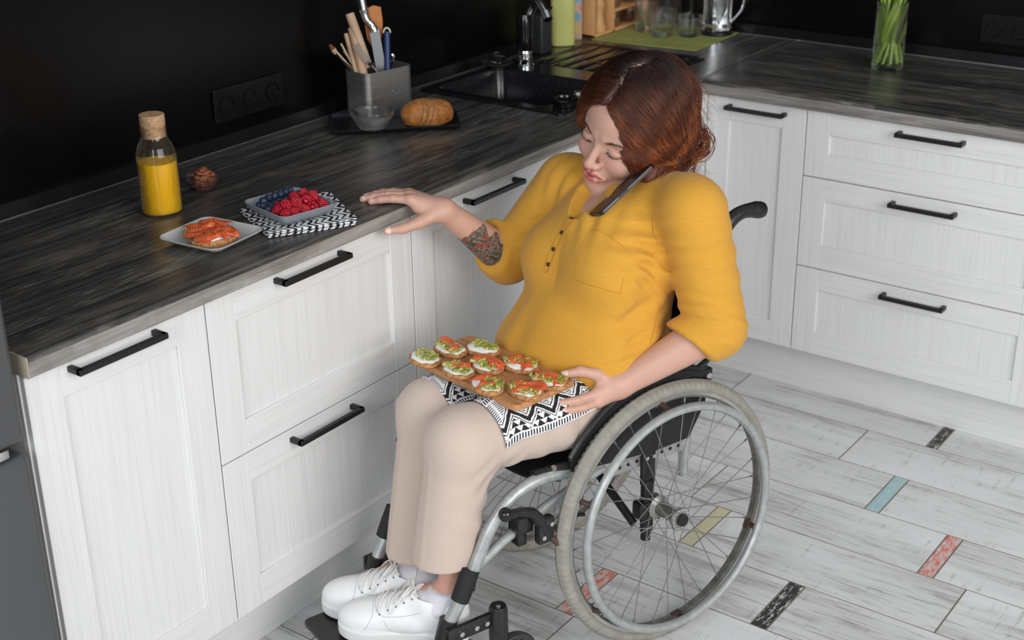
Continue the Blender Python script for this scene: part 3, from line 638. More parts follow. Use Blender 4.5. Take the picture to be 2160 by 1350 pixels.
# ---- sparse sampling and surface nets
def mesh_sdf(fn, lo, hi, h, blk=6, newton=2):
    lo = A(*lo); n = np.ceil((np.asarray(hi) - lo) / h / blk).astype(int) * blk + 1; nb = (n - 1) // blk
    I = np.stack(np.meshgrid(*[np.arange(k) for k in nb], indexing='ij'), -1).reshape(-1, 3); cc = (lo + (I + .5) * blk * h).astype(F32)
    dv = np.concatenate([fn(cc[i:i + 200000]) for i in range(0, len(cc), 200000)])
    Fd = np.empty(tuple(n), F32); Fd[:] = 1
    neg = I[dv < 0]
    for i, j, k in neg: Fd[i * blk:(i + 1) * blk + 1, j * blk:(j + 1) * blk + 1, k * blk:(k + 1) * blk + 1] = -1
    act = I[np.abs(dv) < blk * h * 1.25]; o = np.stack(np.meshgrid(*[np.arange(blk + 1)] * 3, indexing='ij'), -1).reshape(-1, 3)
    for s in range(0, len(act), 1500):
        a = act[s:s + 1500]; G = (a[:, None] * blk + o[None]); v = fn((lo + G.reshape(-1, 3) * h).astype(F32)).reshape(len(a), -1)
        Fd[G[..., 0], G[..., 1], G[..., 2]] = v
    S = Fd < 0; c = [(i, j, k) for i in (0, 1) for j in (0, 1) for k in (0, 1)]
    sub = lambda M, i, j, k: M[i:M.shape[0] - 1 + i, j:M.shape[1] - 1 + j, k:M.shape[2] - 1 + k]
    cnt = sum(sub(S, *q).astype(np.int8) for q in c); C = np.argwhere((cnt > 0) & (cnt < 8))
    idx = -np.ones(np.array(S.shape) - 1, np.int64); idx[tuple(C.T)] = np.arange(len(C)); acc = np.zeros((len(C), 3), F32); num = np.zeros(len(C), F32)
    for a in c:
        for ax in range(3):
            if a[ax] == 0:
                b = list(a); b[ax] = 1; fa = Fd[tuple((C + a).T)]; fb = Fd[tuple((C + b).T)]; m = (fa < 0) != (fb < 0)
                t = np.where(m, fa / np.where(m, fa - fb, 1), 0); p = np.tile(np.array(a, F32), (len(C), 1)); p[:, ax] += t; acc += p * m[:, None]; num += m
    V = (lo + (C + acc / num[:, None]) * h).astype(F32); Q = []
    for ax in range(3):
        u, w = (ax + 1) % 3, (ax + 2) % 3; sh = [slice(None)] * 3; s0 = list(sh); s1 = list(sh); s0[ax] = slice(0, -1); s1[ax] = slice(1, None)
        E = np.argwhere(S[tuple(s0)] != S[tuple(s1)]); E = E[(E[:, u] > 0) & (E[:, w] > 0) & (E[:, u] < S.shape[u] - 1) & (E[:, w] < S.shape[w] - 1)]
        du = np.eye(3, dtype=int)[u]; dw = np.eye(3, dtype=int)[w]
        q = np.stack([idx[tuple((E - du - dw).T)], idx[tuple((E - dw).T)], idx[tuple(E.T)], idx[tuple((E - du).T)]], 1)
        fl = ~S[tuple(E.T)]; q[fl] = q[fl][:, ::-1]; Q.append(q)
    Q = np.concatenate(Q); Q = Q[(Q >= 0).all(1)]
    for _ in range(newton): V = project(V, fn, h)
    return V, Q
def grad(V, fn, e=6e-4):
    return np.stack([fn(V + e * A(*(np.eye(3)[i]))) - fn(V - e * A(*(np.eye(3)[i]))) for i in range(3)], 1) / (2 * e)
def project(V, fn, lim=.004):
    g = grad(V, fn); d = fn(V); s = d / np.maximum((g * g).sum(1), .25); s = np.clip(s, -lim, lim); return (V - g * s[:, None]).astype(F32)
# ---------------------------------------------------------------- the woman
def np_mesh(name, V, Q, mat, parent=None, col=None, world=None, smooth=True):
    me = bpy.data.meshes.new(name); k = Q.shape[1]
    me.vertices.add(len(V)); me.vertices.foreach_set('co', np.ascontiguousarray(V, F32).ravel()); me.loops.add(Q.size); me.loops.foreach_set('vertex_index', Q.astype(np.int32).ravel())
    me.polygons.add(len(Q)); me.polygons.foreach_set('loop_start', (np.arange(len(Q)) * k).astype(np.int32)); me.polygons.foreach_set('loop_total', np.full(len(Q), k, np.int32))
    me.update(calc_edges=True); me.validate(); me.materials.append(mat)
    if smooth: me.polygons.foreach_set('use_smooth', np.ones(len(me.polygons), bool))
    if col is not None:
        ca = me.color_attributes.new('tint', 'FLOAT_COLOR', 'POINT'); ca.data.foreach_set('color', np.concatenate([col, np.ones((len(col), 1))], 1).astype(F32).ravel())
    o = bpy.data.objects.new(name, me); COL.objects.link(o)
    if parent: o.parent = parent
    if world is not None: o.matrix_world = world
    return o
def tint_mat(name, rough=.5, **kw):
    m = NT(name); a = m.n('ShaderNodeAttribute', attribute_name='tint').outputs[0]; m.base(a); m.p(Roughness=rough, **kw); return m
def skin_mat():
    m = tint_mat('skin', .48); a = m.n('ShaderNodeAttribute', attribute_name='tint').outputs[0]; nz = m.noise(m.co(), 45, 4, .6); n2 = m.noise(m.co(), 420, 3)
    c = m.mix(m.math('MULTIPLY', nz, .30), a, (.60, .30, .22))
    ink = m.n('ShaderNodeAttribute', attribute_name='ink').outputs[2]
    v = m.vor(m.co(scale=(1, 1, 1.6)), 75, 'DISTANCE_TO_EDGE'); w = m.noise(m.co(), 55, 4, .7, 1.6); r = m.noise(m.co(loc=(3, 1, 2)), 62, 1)
    k = m.ramp(w, [(.36, (.012, .030, .024)), (.46, (.030, .075, .055)), (.52, (.42, .25, .19)), (.57, (.05, .07, .055)), (.68, (.012, .02, .016))]); k = m.mix(m.rg(r, .62, .66), k, (.35, .03, .02))
    k = m.mix(m.math('LESS_THAN', v, .045), k, (.01, .012, .012))
    c = m.mix(m.math('MULTIPLY', m.rg(m.math('MULTIPLY_ADD', m.noise(m.co(), 90, 2, .6), .75, m.math('SUBTRACT', ink, .38)), .42, .55), .9), c, k)
    m.base(c); m.p(Subsurface_Weight=.12, Subsurface_Scale=.012); m.b.inputs['Subsurface Radius'].default_value = (1, .35, .2); m.bump(n2, .06, .0006); return m.m
M_SKIN = skin_mat()
def cloth_mat(name, c0, c1, scale=(90, 90, 420), bump=.25, rough=.85):
    m = NT(name); a = m.noise(m.co(scale=scale), 1, 4, .6); b = m.noise(m.co(), 260, 3, .6); m.base(m.mix(m.rg(a, .35, .7), c0, c1)); m.p(Roughness=rough, Sheen_Weight=.12, Sheen_Roughness=.5)
    m.bump(m.math('ADD', a, b), bump, .0007); return m.m
M_SHIRT = cloth_mat('mustard_linen', (.565, .275, .022), (.62, .305, .030), (60, 60, 420), .06); M_TROU = cloth_mat('beige_twill', (.53, .42, .355), (.57, .455, .39), (300, 300, 300), .12)
M_SEAM = flat('mustard_stitching', (.46, .20, .014), .8)
bodyV, bodyQ = mesh_sdf(body_sdf, (-.2, -.43, .09), (.68, .32, 1.24), .003)
def refine(V, Q, fn, boxes):
    bm = bmesh.new(); vs = [bm.verts.new(v) for v in V.tolist()]
    for q in Q.tolist():
        try: bm.faces.new([vs[i] for i in q])
        except ValueError: pass
    bm.edges.ensure_lookup_table()
    def inside(c): return any(all(lo[k] < c[k] < hi[k] for k in range(3)) for lo, hi in boxes)
    n0 = len(bm.verts); ed = set()
    for f in bm.faces:
        if inside(f.calc_center_median()): ed.update(f.edges)
    bmesh.ops.subdivide_edges(bm, edges=list(ed), cuts=1, use_grid_fill=True)
    bm.verts.index_update(); W = np.array([v.co[:] for v in bm.verts], F32); m = np.zeros(len(W), bool)
    for lo, hi in boxes: m |= ((W > A(*lo)) & (W < A(*hi))).all(1)
    W[m] = project(W[m], fn); W[m] = project(W[m], fn)
    for v, w, k in zip(bm.verts, W.tolist(), m.tolist()):
        if k: v.co = w
    return bm, W
FACEBOX = ((-.01, -.12, .93), (.10, .08, 1.16)); HRB = ((.25, -.42, .84), (.40, -.24, .95)); HLB = ((.12, .10, .54), (.29, .20, .67))
bm, W = refine(bodyV, bodyQ, body_sdf, [FACEBOX, HRB, HLB])
def body_colors(W):
    q = l2h(W); s = q.copy(); s[:, 1] = np.abs(s[:, 1]); n = len(W); c = np.tile(A(.54, .32, .245), (n, 1))
    def mixm(k, col): c[:] = c * (1 - k[:, None]) + A(*col) * k[:, None]
    g = lambda d, r: np.exp(-(d / r) ** 2)
    hd = (W[:, 2] > .93) & (W[:, 1] > -.14) & (W[:, 1] < .1)
    mixm(g(np.linalg.norm(s - A(.085, .036, -.030), axis=1), .020) * .38 * hd, (.62, .27, .23)); mixm(g(np.linalg.norm(q - A(.115, 0, -.038), axis=1), .014) * .35 * hd, (.62, .27, .22))
    lip = np.minimum(np.minimum(cap(s, (.0965, .0055, -.0612), (.0835, .0275, -.0690), .0043, .0020), cap(s, (.0965, 0, -.0630), (.0965, .0055, -.0612), .0036, .0043)), np.minimum(cap(s, (.0945, 0, -.0765), (.0915, .012, -.0755), .0058, .0050), cap(s, (.0915, .012, -.0755), (.0835, .0255, -.0700), .0050, .0020)))
    mixm(np.clip(.5 - lip / .0012, 0, 1) * hd, (.50, .065, .075)); mixm(np.clip(.5 - cap(s, (.096, 0, -.0690), (.086, .0235, -.0692), .0026, .0012) / .0006, 0, 1) * hd, (.12, .015, .015))
    mixm(np.clip(.5 - cap(s, (.0880, .0185, -.0062), (.0795, .0475, -.0040), .0019, .0022) / .0006, 0, 1) * .85 * hd, (.045, .025, .02))
    mixm(g(np.linalg.norm((s - A(.080, .031, -.001)) / A(1, 1.3, .8), axis=1), .014) * .22 * hd, (.45, .24, .20))
    for tips, dr in ((RT, (-.3, .2, 1)), (LT, (.1, 1, -.3))):
        for t in tips:
            d = W - A(*t); u = A(*dr); u /= np.linalg.norm(u); m = (np.linalg.norm(d, axis=1) < .0105) & (d @ u > .0032); c[m] = (.80, .58, .52)
            mixm(g(np.linalg.norm(d, axis=1), .016) * .30, (.66, .33, .28))
    for t, dr in (((.368, -.283, .866), (-.1, 1, .3)), ((.212, .116, .6445), (0, .25, 1))):
        d = W - A(*t); u = A(*dr); u /= np.linalg.norm(u); m = (np.linalg.norm(d, axis=1) < .011) & (d @ u > .0035); c[m] = (.78, .55, .48)
    m = W[:, 2] < .3; c[m] = c[m] * .35 + A(.60, .30, .22) * .65
    return c
me = bpy.data.meshes.new('person'); bm.to_mesh(me); bm.free(); me.materials.append(M_SKIN); me.polygons.foreach_set('use_smooth', np.ones(len(me.polygons), bool))
ca = me.color_attributes.new('tint', 'FLOAT_COLOR', 'POINT'); ca.data.foreach_set('color', np.concatenate([body_colors(W), np.ones((len(W), 1))], 1).astype(F32).ravel())
e_, w_ = A(*RE), A(*RW); ax_ = (w_ - e_) / np.linalg.norm(w_ - e_); t_ = (W - e_) @ ax_; rad = W - e_ - t_[:, None] * ax_; low = rad @ A(.25, .55, -.8)
ink = np.clip((.165 - t_ - .9 * np.clip(-low - .002, 0, 1)) / .03, 0, 1) * np.clip((low + .006 + .010 * np.sin(t_ * 160)) / .014, 0, 1) * (t_ > .02) * (W[:, 1] < -.19) * (np.linalg.norm(rad, axis=1) < .06)
at = me.attributes.new('ink', 'FLOAT', 'POINT'); at.data.foreach_set('value', ink.astype(F32))
PERSON = bpy.data.objects.new('person', me); COL.objects.link(PERSON); PERSON.matrix_world = CHM
tag(PERSON, 'woman with auburn hair in a mustard shirt, seated in the wheelchair, head tilted', 'person')
V, Q = mesh_sdf(shirt_sdf, (-.2, -.36, .47), (.32, .34, 1.08), .003); SHIRT = np_mesh('shirt', V, Q, M_SHIRT, PERSON)
V, Q = mesh_sdf(trousers_sdf, (-.18, -.22, .20), (.60, .22, .70), .004); TROU = np_mesh('trousers', V, Q, M_TROU, PERSON)
# shirt details: seams, placket, buttons, pockets
def onshirt(pts, off=.0004):
    P = np.array(arc(pts, 8), F32)
    for _ in range(4): P = project(P, shirt_sdf, .03)
    g = grad(P, shirt_sdf); g /= np.linalg.norm(g, axis=1)[:, None]; return (P + g * off).tolist()
def seam(pts, name='seam', r=.0008, off=.0002, straight=False):
    if straight: pts = [lerp(pts[i], pts[i + 1], k / 5) for i in range(len(pts) - 1) for k in range(5)] + [pts[-1]]
    return MB().tube(onshirt(pts, off), r, 6).build(name, M_SEAM, SHIRT)
# hair
M_HAIRB = tint_mat('auburn_hair_mass', .5).m
hm = tint_mat('auburn_hair_strands', .36); hm.p(Specular_IOR_Level=.45); M_HAIR = hm.m
Vh, Qh = mesh_sdf(hair_sdf, (-.26, -.2, .9), (.12, .2, 1.25), .0025)
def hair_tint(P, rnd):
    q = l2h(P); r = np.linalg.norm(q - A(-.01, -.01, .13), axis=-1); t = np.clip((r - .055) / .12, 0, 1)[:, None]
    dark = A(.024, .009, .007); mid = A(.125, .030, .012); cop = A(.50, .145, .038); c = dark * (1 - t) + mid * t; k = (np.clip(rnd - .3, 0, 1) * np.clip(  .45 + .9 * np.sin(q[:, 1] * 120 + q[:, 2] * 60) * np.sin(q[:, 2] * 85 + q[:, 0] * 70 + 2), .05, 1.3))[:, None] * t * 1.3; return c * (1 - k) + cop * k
# a shallow groove pattern along the sweep keeps the mass from looking smooth
qh = l2h(Vh); ht = hair_tint(Vh, np.full(len(Vh), .3)); pm = (np.abs(qh[:, 1] + .012 + .010 * np.sin(qh[:, 0] * 70)) < .0034) & (qh[:, 2] > .085) & (qh[:, 0] > -.03); ht[pm] = A(.42, .22, .17)
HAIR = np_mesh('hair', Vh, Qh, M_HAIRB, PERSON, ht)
def hair_off(P): return hair_sdf(P)
def flow(P, tgt, side, n, step, off, curl=0.0):
    """P local roots; follow the hair surface toward tgt (head coords)"""
    path = [P.copy()]; ph = RNG.random(len(P)) * 6.28; off = off.astype(F32)
    for i in range(n):
        q = l2h(P); t = A(*tgt) - q; dt = np.linalg.norm(t, axis=1, keepdims=True); t = t / dt
        py = q[:, 1] + .012; w = np.exp(-np.abs(py) / .055) * (q[:, 2] > .0); v = t + (w * 1.5)[:, None] * A(.18, side, -.05)
        v += .15 * np.stack([np.sin(ph + i * .5), np.cos(ph * 1.7 + i * .4), np.sin(ph * .6 + i * .7)], 1)
        v = v / np.linalg.norm(v, axis=1, keepdims=True); P = (P + HS * step * (v @ HM.T)).astype(F32)
        g = grad(P, hair_sdf); d = hair_sdf(P) - off; g /= np.maximum(np.linalg.norm(g, axis=1, keepdims=True), .3); P = (P - g * np.clip(d, -.008, .008)[:, None]).astype(F32); path.append(P.copy())
    return np.stack(path, 1)
def strands_mesh(name, S, rad, rnd, parent, mat=None, cols=None):
    N, K, _ = S.shape; T = np.gradient(S, axis=1); T /= np.linalg.norm(T, axis=2, keepdims=True) + 1e-9; up = A(.3, .5, .8); X = np.cross(T, up); X /= np.linalg.norm(X, axis=2, keepdims=True) + 1e-9; Y = np.cross(T, X)
    taper = np.clip(np.minimum(1, (K - 1 - np.arange(K)) / 5 + .15), .15, 1); R_ = rad[:, None, None] * taper[None, :, None]
    V = np.stack([S + R_ * (math.cos(a) * X + math.sin(a) * Y) for a in (0, 2.094, 4.189)], 2).reshape(-1, 3)
    b = (np.arange(N)[:, None, None] * K + np.arange(K - 1)[None, :, None]) * 3; a = np.arange(3)[None, None]; c = (np.arange(3) + 1) % 3
    Q = np.stack([b + a, b + c, b + 3 + c, b + 3 + a], -1).reshape(-1, 4)
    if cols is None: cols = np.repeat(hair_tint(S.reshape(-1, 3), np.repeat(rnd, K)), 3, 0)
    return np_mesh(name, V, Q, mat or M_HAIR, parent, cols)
def roots(cond, n):
    q = l2h(Vh); idx = np.flatnonzero(cond(q)); return Vh[RNG.choice(idx, n)] + RNG.normal(0, .0012, (n, 3)).astype(F32)
parts_ = []
def go(cond, n, tgt, side, steps, step, omin=-.001, omax=.0035): 
    r = roots(lambda q: cond(q) & (ell(q, (.112, -.010, -.030), (.070, .066, .118)) > .0025), n); parts_.append((flow(r.astype(F32), tgt, side, steps, step, RNG.uniform(omin, omax, n)), n))
go(lambda q: (q[:, 1] > -.012) & (q[:, 1] < .02) & (q[:, 2] > .05), 1500, (-.062, .075, -.060), 1, 34, .0062)
go(lambda q: (q[:, 1] > .01) & (q[:, 2] > -.03), 1500, (-.070, .060, -.055), 1, 24, .0055)
go(lambda q: (q[:, 1] < -.012) & (q[:, 1] > -.05) & (q[:, 2] > .05), 1000, (-.10, -.02, -.06), -1, 34, .006)
go(lambda q: (q[:, 1] < -.02), 800, (-.09, -.01, -.05), -1, 22, .0055)
go(lambda q: (q[:, 0] < -.02) & (q[:, 2] > .0), 900, (-.09, .045, -.05), 1, 24, .0055, -.001, .005)
KM = max(s.shape[1] for s, _ in parts_)
def resamp(S, K):
    t = np.linspace(0, S.shape[1] - 1, K); i = np.minimum(t.astype(int), S.shape[1] - 2); f = (t - i)[None, :, None]; return S[:, i] * (1 - f) + S[:, i + 1] * f
S = np.concatenate([resamp(s, 26) for s, _ in parts_]).astype(F32); n = len(S)
# clumping noise so that locks read
cl = RNG.random(n); S += (np.sin(np.arange(26)[None, :, None] * .32 + cl[:, None, None] * 14) * .0019 * (np.arange(26) / 26)[None, :, None]).astype(F32)
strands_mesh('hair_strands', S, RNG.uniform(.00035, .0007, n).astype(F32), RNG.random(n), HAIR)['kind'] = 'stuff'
# curls at the nape
def curls(c, r, n, turns, axis, seed):
    c = A(*c); out = []; ax = A(*axis); ax /= np.linalg.norm(ax); u = np.cross(ax, A(0, 0, 1)); u /= np.linalg.norm(u); v = np.cross(ax, u)
    for i in range(n):
        rr = r * RNG.uniform(.55, 1.15); a0 = RNG.uniform(0, 6.28); o = ax * RNG.normal(0, r * .42) + u * RNG.normal(0, r * .12) + v * RNG.normal(0, r * .12); t = np.linspace(0, turns * 6.28 * RNG.uniform(.6, 1.1), 26)
        rad = rr * (1 - .25 * t / t[-1]); out.append(c + o + np.cos(a0 + t)[:, None] * u * rad[:, None] + np.sin(a0 + t)[:, None] * v * rad[:, None] + ax * (t / t[-1] * r * .4)[:, None])
    return np.array(out)
def tol(S): return (HO + HS * (S @ HM.T)).astype(F32)
Sc = tol(np.concatenate([curls((-.006, .092, -.084), .031, 620, .8, (1, .5, .1), 1), curls((.014, .102, -.036), .027, 520, .8, (.3, 1, .3), 4), curls((-.080, .050, -.050), .045, 500, .6, (.4, 1, .2), 2), curls((-.095, .085, -.015), .034, 160, .7, (.5, .9, .3), 3)]))
strands_mesh('curls', Sc, RNG.uniform(.0004, .0008, len(Sc)).astype(F32), RNG.random(len(Sc)), HAIR)['kind'] = 'stuff'
# flyaways
q0 = l2h(Vh); idx = np.flatnonzero((q0[:, 0] < .0) & ((q0[:, 1] > .03) | (q0[:, 2] > .09))); r = Vh[RNG.choice(idx, 420)]; g = grad(r, hair_sdf); g /= np.linalg.norm(g, axis=1, keepdims=True)
t = np.linspace(0, 1, 26)[None, :, None]; rn = RNG.normal(0, 1, (420, 1, 3)); tang = np.cross(g, RNG.normal(0, 1, (420, 3))); tang /= np.linalg.norm(tang, axis=1, keepdims=True); L_ = RNG.uniform(.02, .07, (420, 1, 1))
dn = (HM @ A(-.5, .45, -.6))
Sf = r[:, None] + L_ * (t * tang[:, None] * .8 + (t ** 1.2) * .38 * g[:, None] + .6 * t * dn - .30 * t * t * g[:, None] + .05 * np.sin(t * 9 + rn) * g[:, None])
strands_mesh('flyaway_hairs', Sf.astype(F32), np.full(420, .00022, F32), RNG.random(420) * .5 + .4, HAIR)['kind'] = 'stuff'
# brows and lashes
def hseg(a, b, n, jit, dirv, ln, r, name, col):
    out = []
    for sgn in (1, -1):
        for i in range(n):
            t = RNG.random(); k = np.array(lerp(a, b, t)) + np.array([0, 0, .0045 * math.sin(PI * min(1, t * 1.15))]) * (1 if name == 'eyebrows' else -.6) + RNG.normal(0, jit, 3); k[1] *= sgn; p = project(tol(k[None]).astype(F32), head_sdf, .01)[0]
            dv = np.array(dirv, float) + RNG.normal(0, .12, 3); dv[1] *= sgn
            if name == 'eyelashes': dv[1] += sgn * (t - .4) * .8
            w = HS * (HM @ dv); s = np.linspace(0, 1, 6)[:, None]; out.append(p + s * ln * w + (s * s) * ln * .35 * (HM @ np.array((0, 0, .9 if name == 'eyelashes' else -.3))))
    S = np.array(out, F32); strands_mesh(name, S, np.full(len(S), r, F32), RNG.random(len(S)), PERSON, flat(name + '_hair', col, .5), np.tile(A(*col), (len(S) * 18, 1)))
hseg((.092, .0155, .0165), (.070, .0500, .0190), 190, .0012, (-.15, .8, .25), .0070, .00028, 'eyebrows', (.075, .028, .018))
hseg((.0890, .0185, -.0062), (.0795, .0475, -.0040), 60, .0003, (.75, .05, -.55), .0060, .00026, 'eyelashes', (.012, .008, .007))
# shoes and socks
M_SHOE = speckle('white_leather', (.76, .76, .76), .42, amt=.03, scale=60, bump=.05); M_SOLE = flat('white_rubber_sole', (.72, .72, .715), .5); M_LACE = flat('white_lace', (.74, .73, .71), .8)
M_SOCK = cloth_mat('pale_sock', (.62, .60, .66), (.70, .68, .73), (300, 300, 900), .3); M_EYE = flat('eyelet', (.2, .2, .2), .35, 1)
for (heel, toe), an, nm in ((SHL, ANL, 0), (SHR, ANR, 1)):
    _, (h_, x_, y_, z_, L_) = shoe_q(np.zeros((1, 3), F32), heel, toe, 0); SM = Matrix([[*map(float, (x_[i], y_[i], z_[i])), float(h_[i])] for i in range(3)] + [[0, 0, 0, 1]])
    V, Q = mesh_sdf(upper_q, (-.01, -.06, .01), (.285, .06, .13), .0025); sh = np_mesh('shoe', V, Q, M_SHOE, PERSON); sh.matrix_local = SM
    V, Q = mesh_sdf(sole_q, (-.012, -.06, -.004), (.285, .06, .03), .003); np_mesh('sole', V, Q, M_SOLE, sh)
    def ons(p):
        P = np.array([p], F32)
        for _ in range(4): P = project(P, upper_q, .02)
        return P[0]
    def onl_(pts, off):
        P = np.array(arc(pts, 6), F32)
        for _ in range(4): P = project(P, upper_q, .02)
        g = grad(P, upper_q); return (P + g / np.linalg.norm(g, axis=1, keepdims=True) * off).tolist()
    la = MB(); ey = MB(); n = 6
    for i in range(n):
        x = .172 - i * .0155; z = .055 + i * .011; w = .017 + i * .0008
        la.tube(onl_([(x, w, z), (x - .002, 0, z + .02), (x - .004, -w, z)], .0022), .0019, 8)
        if i < n - 1: la.tube(onl_([(x, w, z), (x - .008, 0, z + .025), (x - .0155, -w, z + .011)], .0040), .0017, 8)
        for s in (1, -1): p = ons((x, s * (w + .0045), z)); ey.sph(p, .0021, 6)
    k = Vector(ons((.085, 0, .12))) + Vector((0, 0, .004))
    for s in (1, -1):
        la.tube(arc([k, k + Vector((.006, s * .018, .010)), k + Vector((.018, s * .032, -.004)), k + Vector((.012, s * .018, -.008)), k], 6), .0016, 8)
        la.tube(arc([k, k + Vector((.01, s * .022, 0)), k + Vector((.03, s * .038, -.018)), k + Vector((.045, s * .044, -.040))], 6), .0016, 8)
    la.build('laces', M_LACE, sh); ey.build('eyelets', M_EYE, sh)
    tg = MB().grid(lambda u, v: (.098 - .036 * u, -.021 + .042 * v, .086 + .026 * u - .010 * (2 * v - 1) ** 2), 8, 8, .004); tg.build('tongue', M_SHOE, sh)
    ps = MB()
    for pts in ([(.165, .03, .05), (.150, .044, .03)], [(.165, -.03, .05), (.150, -.044, .03)], [(.180, .0, .07), (.172, .022, .055), (.13, .034, .062), (.09, .038, .075)], [(.180, .0, .07), (.172, -.022, .055), (.13, -.034, .062), (.09, -.038, .075)], [(.205, .04, .03), (.19, .03, .05), (.184, 0, .06), (.19, -.03, .05), (.205, -.04, .03)]): ps.tube(onl_(pts, .0002), .0007, 6)
    ps.build('stitching', flat('pale_grey_stitching', (.5, .5, .5), .8), sh)
    an_ = A(*an); hl = h_ + x_ * .052 + z_ * .07
    def sock(P): return smax(U(.02, cap(P, hl, an_ + A(0, 0, .012), .037, .0385), cap(P, hl + z_ * -.01, hl + x_ * .05, .03, .03)), (P[:, 2] - (an_[2] + (.022 if nm == 0 else .045))), .004)
    V, Q = mesh_sdf(sock, (.36, -.2, .12), (.62, .2, .30), .003); np_mesh('sock', V, Q, M_SOCK, PERSON)
V, Q = None, None
# shirt details
seam([(.093, -.018, .921), (.11, -.026, .889), (.129, -.032, .853), (.144, -.037, .813), (.147, -.033, .799)])
for p in ((.094, -.009, .917), (.113, -.020, .882), (.129, -.026, .848), (.140, -.029, .817)):
    q = onshirt([p, tuple(np.array(p) + (.001, 0, .001))], .0012)[0]; g = grad(A(*q)[None], shirt_sdf)[0]
    MB().lathe([(.0008, -.001), (.0042, -.0008), (.0046, .0004), (.0036, .0012), (.0028, .0006), (.0006, .0004)], 16, frame(q, g.tolist())).build('button', flat('dark_button', (.05, .025, .012), .3), SHIRT)
seam([(.098, .002, .915), (.116, -.010, .885), (.131, -.018, .852), (.143, -.024, .815), (.148, -.029, .800)], r=.0022, off=-.0006)
seam([(.095, .052, .906), (.122, .057, .878), (.14, .063, .848), (.148, .07, .817), (.134, .121, .814), (.101, .152, .803), (.093, .151, .834)], r=.0005, straight=True)
seam([(.095, .052, .906), (.084, .094, .901), (.068, .133, .878)], r=.0005, straight=True)
seam([(.124, -.099, .863), (.146, -.079, .832), (.152, -.074, .808)], r=.0005, straight=True); seam([(.105, -.115, .872), (.095, -.065, .9)], r=.0005, straight=True)
seam([(-.017, .115, .994), (-.003, .121, .967), (.003, .127, .931), (.005, .135, .898), (.002, .147, .882)]); seam([(.004, .157, .759), (.018, .16, .712), (.038, .172, .685)])
# phone held between cheek and shoulder
a_ = Vector((.072, .050, .924)); d_ = Vector((-.84, .06, .53)).normalized(); w_v = Vector((.40, .80, .36)); w_v = (w_v - d_ * w_v.dot(d_)).normalized(); n_ = d_.cross(w_v); n_ = n_ if n_.dot(Vector((.575, -.897, .93))) > 0 else -n_; w_v, n_ = w_v * .994 - n_ * .11, n_ * .994 + w_v * .11; a_ += w_v * .008 + d_ * -.006 + n_ * .013
PM = CHM @ Matrix(((d_.x, w_v.x, n_.x, a_.x), (d_.y, w_v.y, n_.y, a_.y), (d_.z, w_v.z, n_.z, a_.z), (0, 0, 0, 1)))
ph = MB(); ph.prism(rrect(0, -.034, .150, .034, .009), -.0042, .0042); pho = ph.build('smartphone', flat('black_phone_case', (.008, .008, .009), .35), smooth=40, bevel=.0018, M=PM)
MB().prism(rrect(.003, -.033, .149, .033, .007), -.0046, -.0040).build('screen', flat('black_screen_glass', (.004, .004, .005), .05), pho)
MB().bbox((.05, .0358, -.0012), (.075, .0366, .0012), .0004).build('side_button', M_BLK, pho)
tag(pho, 'black smartphone clamped between the woman\'s cheek and her shoulder', 'phone')
# ---------------------------------------------------------------- things on the worktop
M_GLASS = glassmat('clear_glass'); M_GREENGL = glassmat('greenish_glass', (.86, .96, .88))
def lathe_glass(name, out, t, mat, parent=None, n=40, loc=None, inner_base=.004):
    """thick walled vessel from an outer profile [(r,z)...] bottom to rim"""
    inn = [(max(r - t, .0006), z) for r, z in reversed(out) if z > out[0][1] + inner_base]; pr = [(.0006, out[0][1])] + out + inn + [(.0006, out[0][1] + inner_base)]
    mb = MB().lathe(pr, n, cap=False); return mb.build(name, mat, parent, smooth=50, M=Matrix.Translation(loc) if loc else None)
def loc_empty(name, loc, label, cat, rz=0, group=None): return empty(name, loc, label, cat, rz, group)
# juice bottle
b = lathe_glass('juice_bottle', [(.036, 0), (.0395, .002), (.0410, .008), (.0410, .118), (.0395, .132), (.034, .147), (.028, .157), (.0262, .165), (.0268, .180), (.0275, .182)], .0022, M_GLASS, loc=(-2.236, -.256, H + .0006))
tag(b, 'glass bottle of orange juice closed with a cork, on the worktop', 'bottle')
jm = NT('orange_juice'); jm.base(jm.ramp(jm.noise(jm.co(), 12, 3), [(.3, (.92, .50, .006)), (.7, (.95, .54, .012))])); jm.p(Roughness=.28, Subsurface_Weight=.3, Subsurface_Scale=.02); jm.b.inputs['Subsurface Radius'].default_value = (1, .5, .1)
MB().lathe([(.001, .0042), (.037, .0046), (.0386, .009), (.0387, .109), (.0375, .1098), (.001, .1094)], 40).build('juice', jm.m, b)
ck = speckle('cork', (.50, .30, .17), .85, amt=.30, scale=160, bump=.3); MB().lathe([(.001, .160), (.0232, .1605), (.0245, .1835), (.0252, .1845), (.0258, .186), (.0258, .206), (.0248, .2078), (.001, .2078)], 32).build('cork', ck, b)
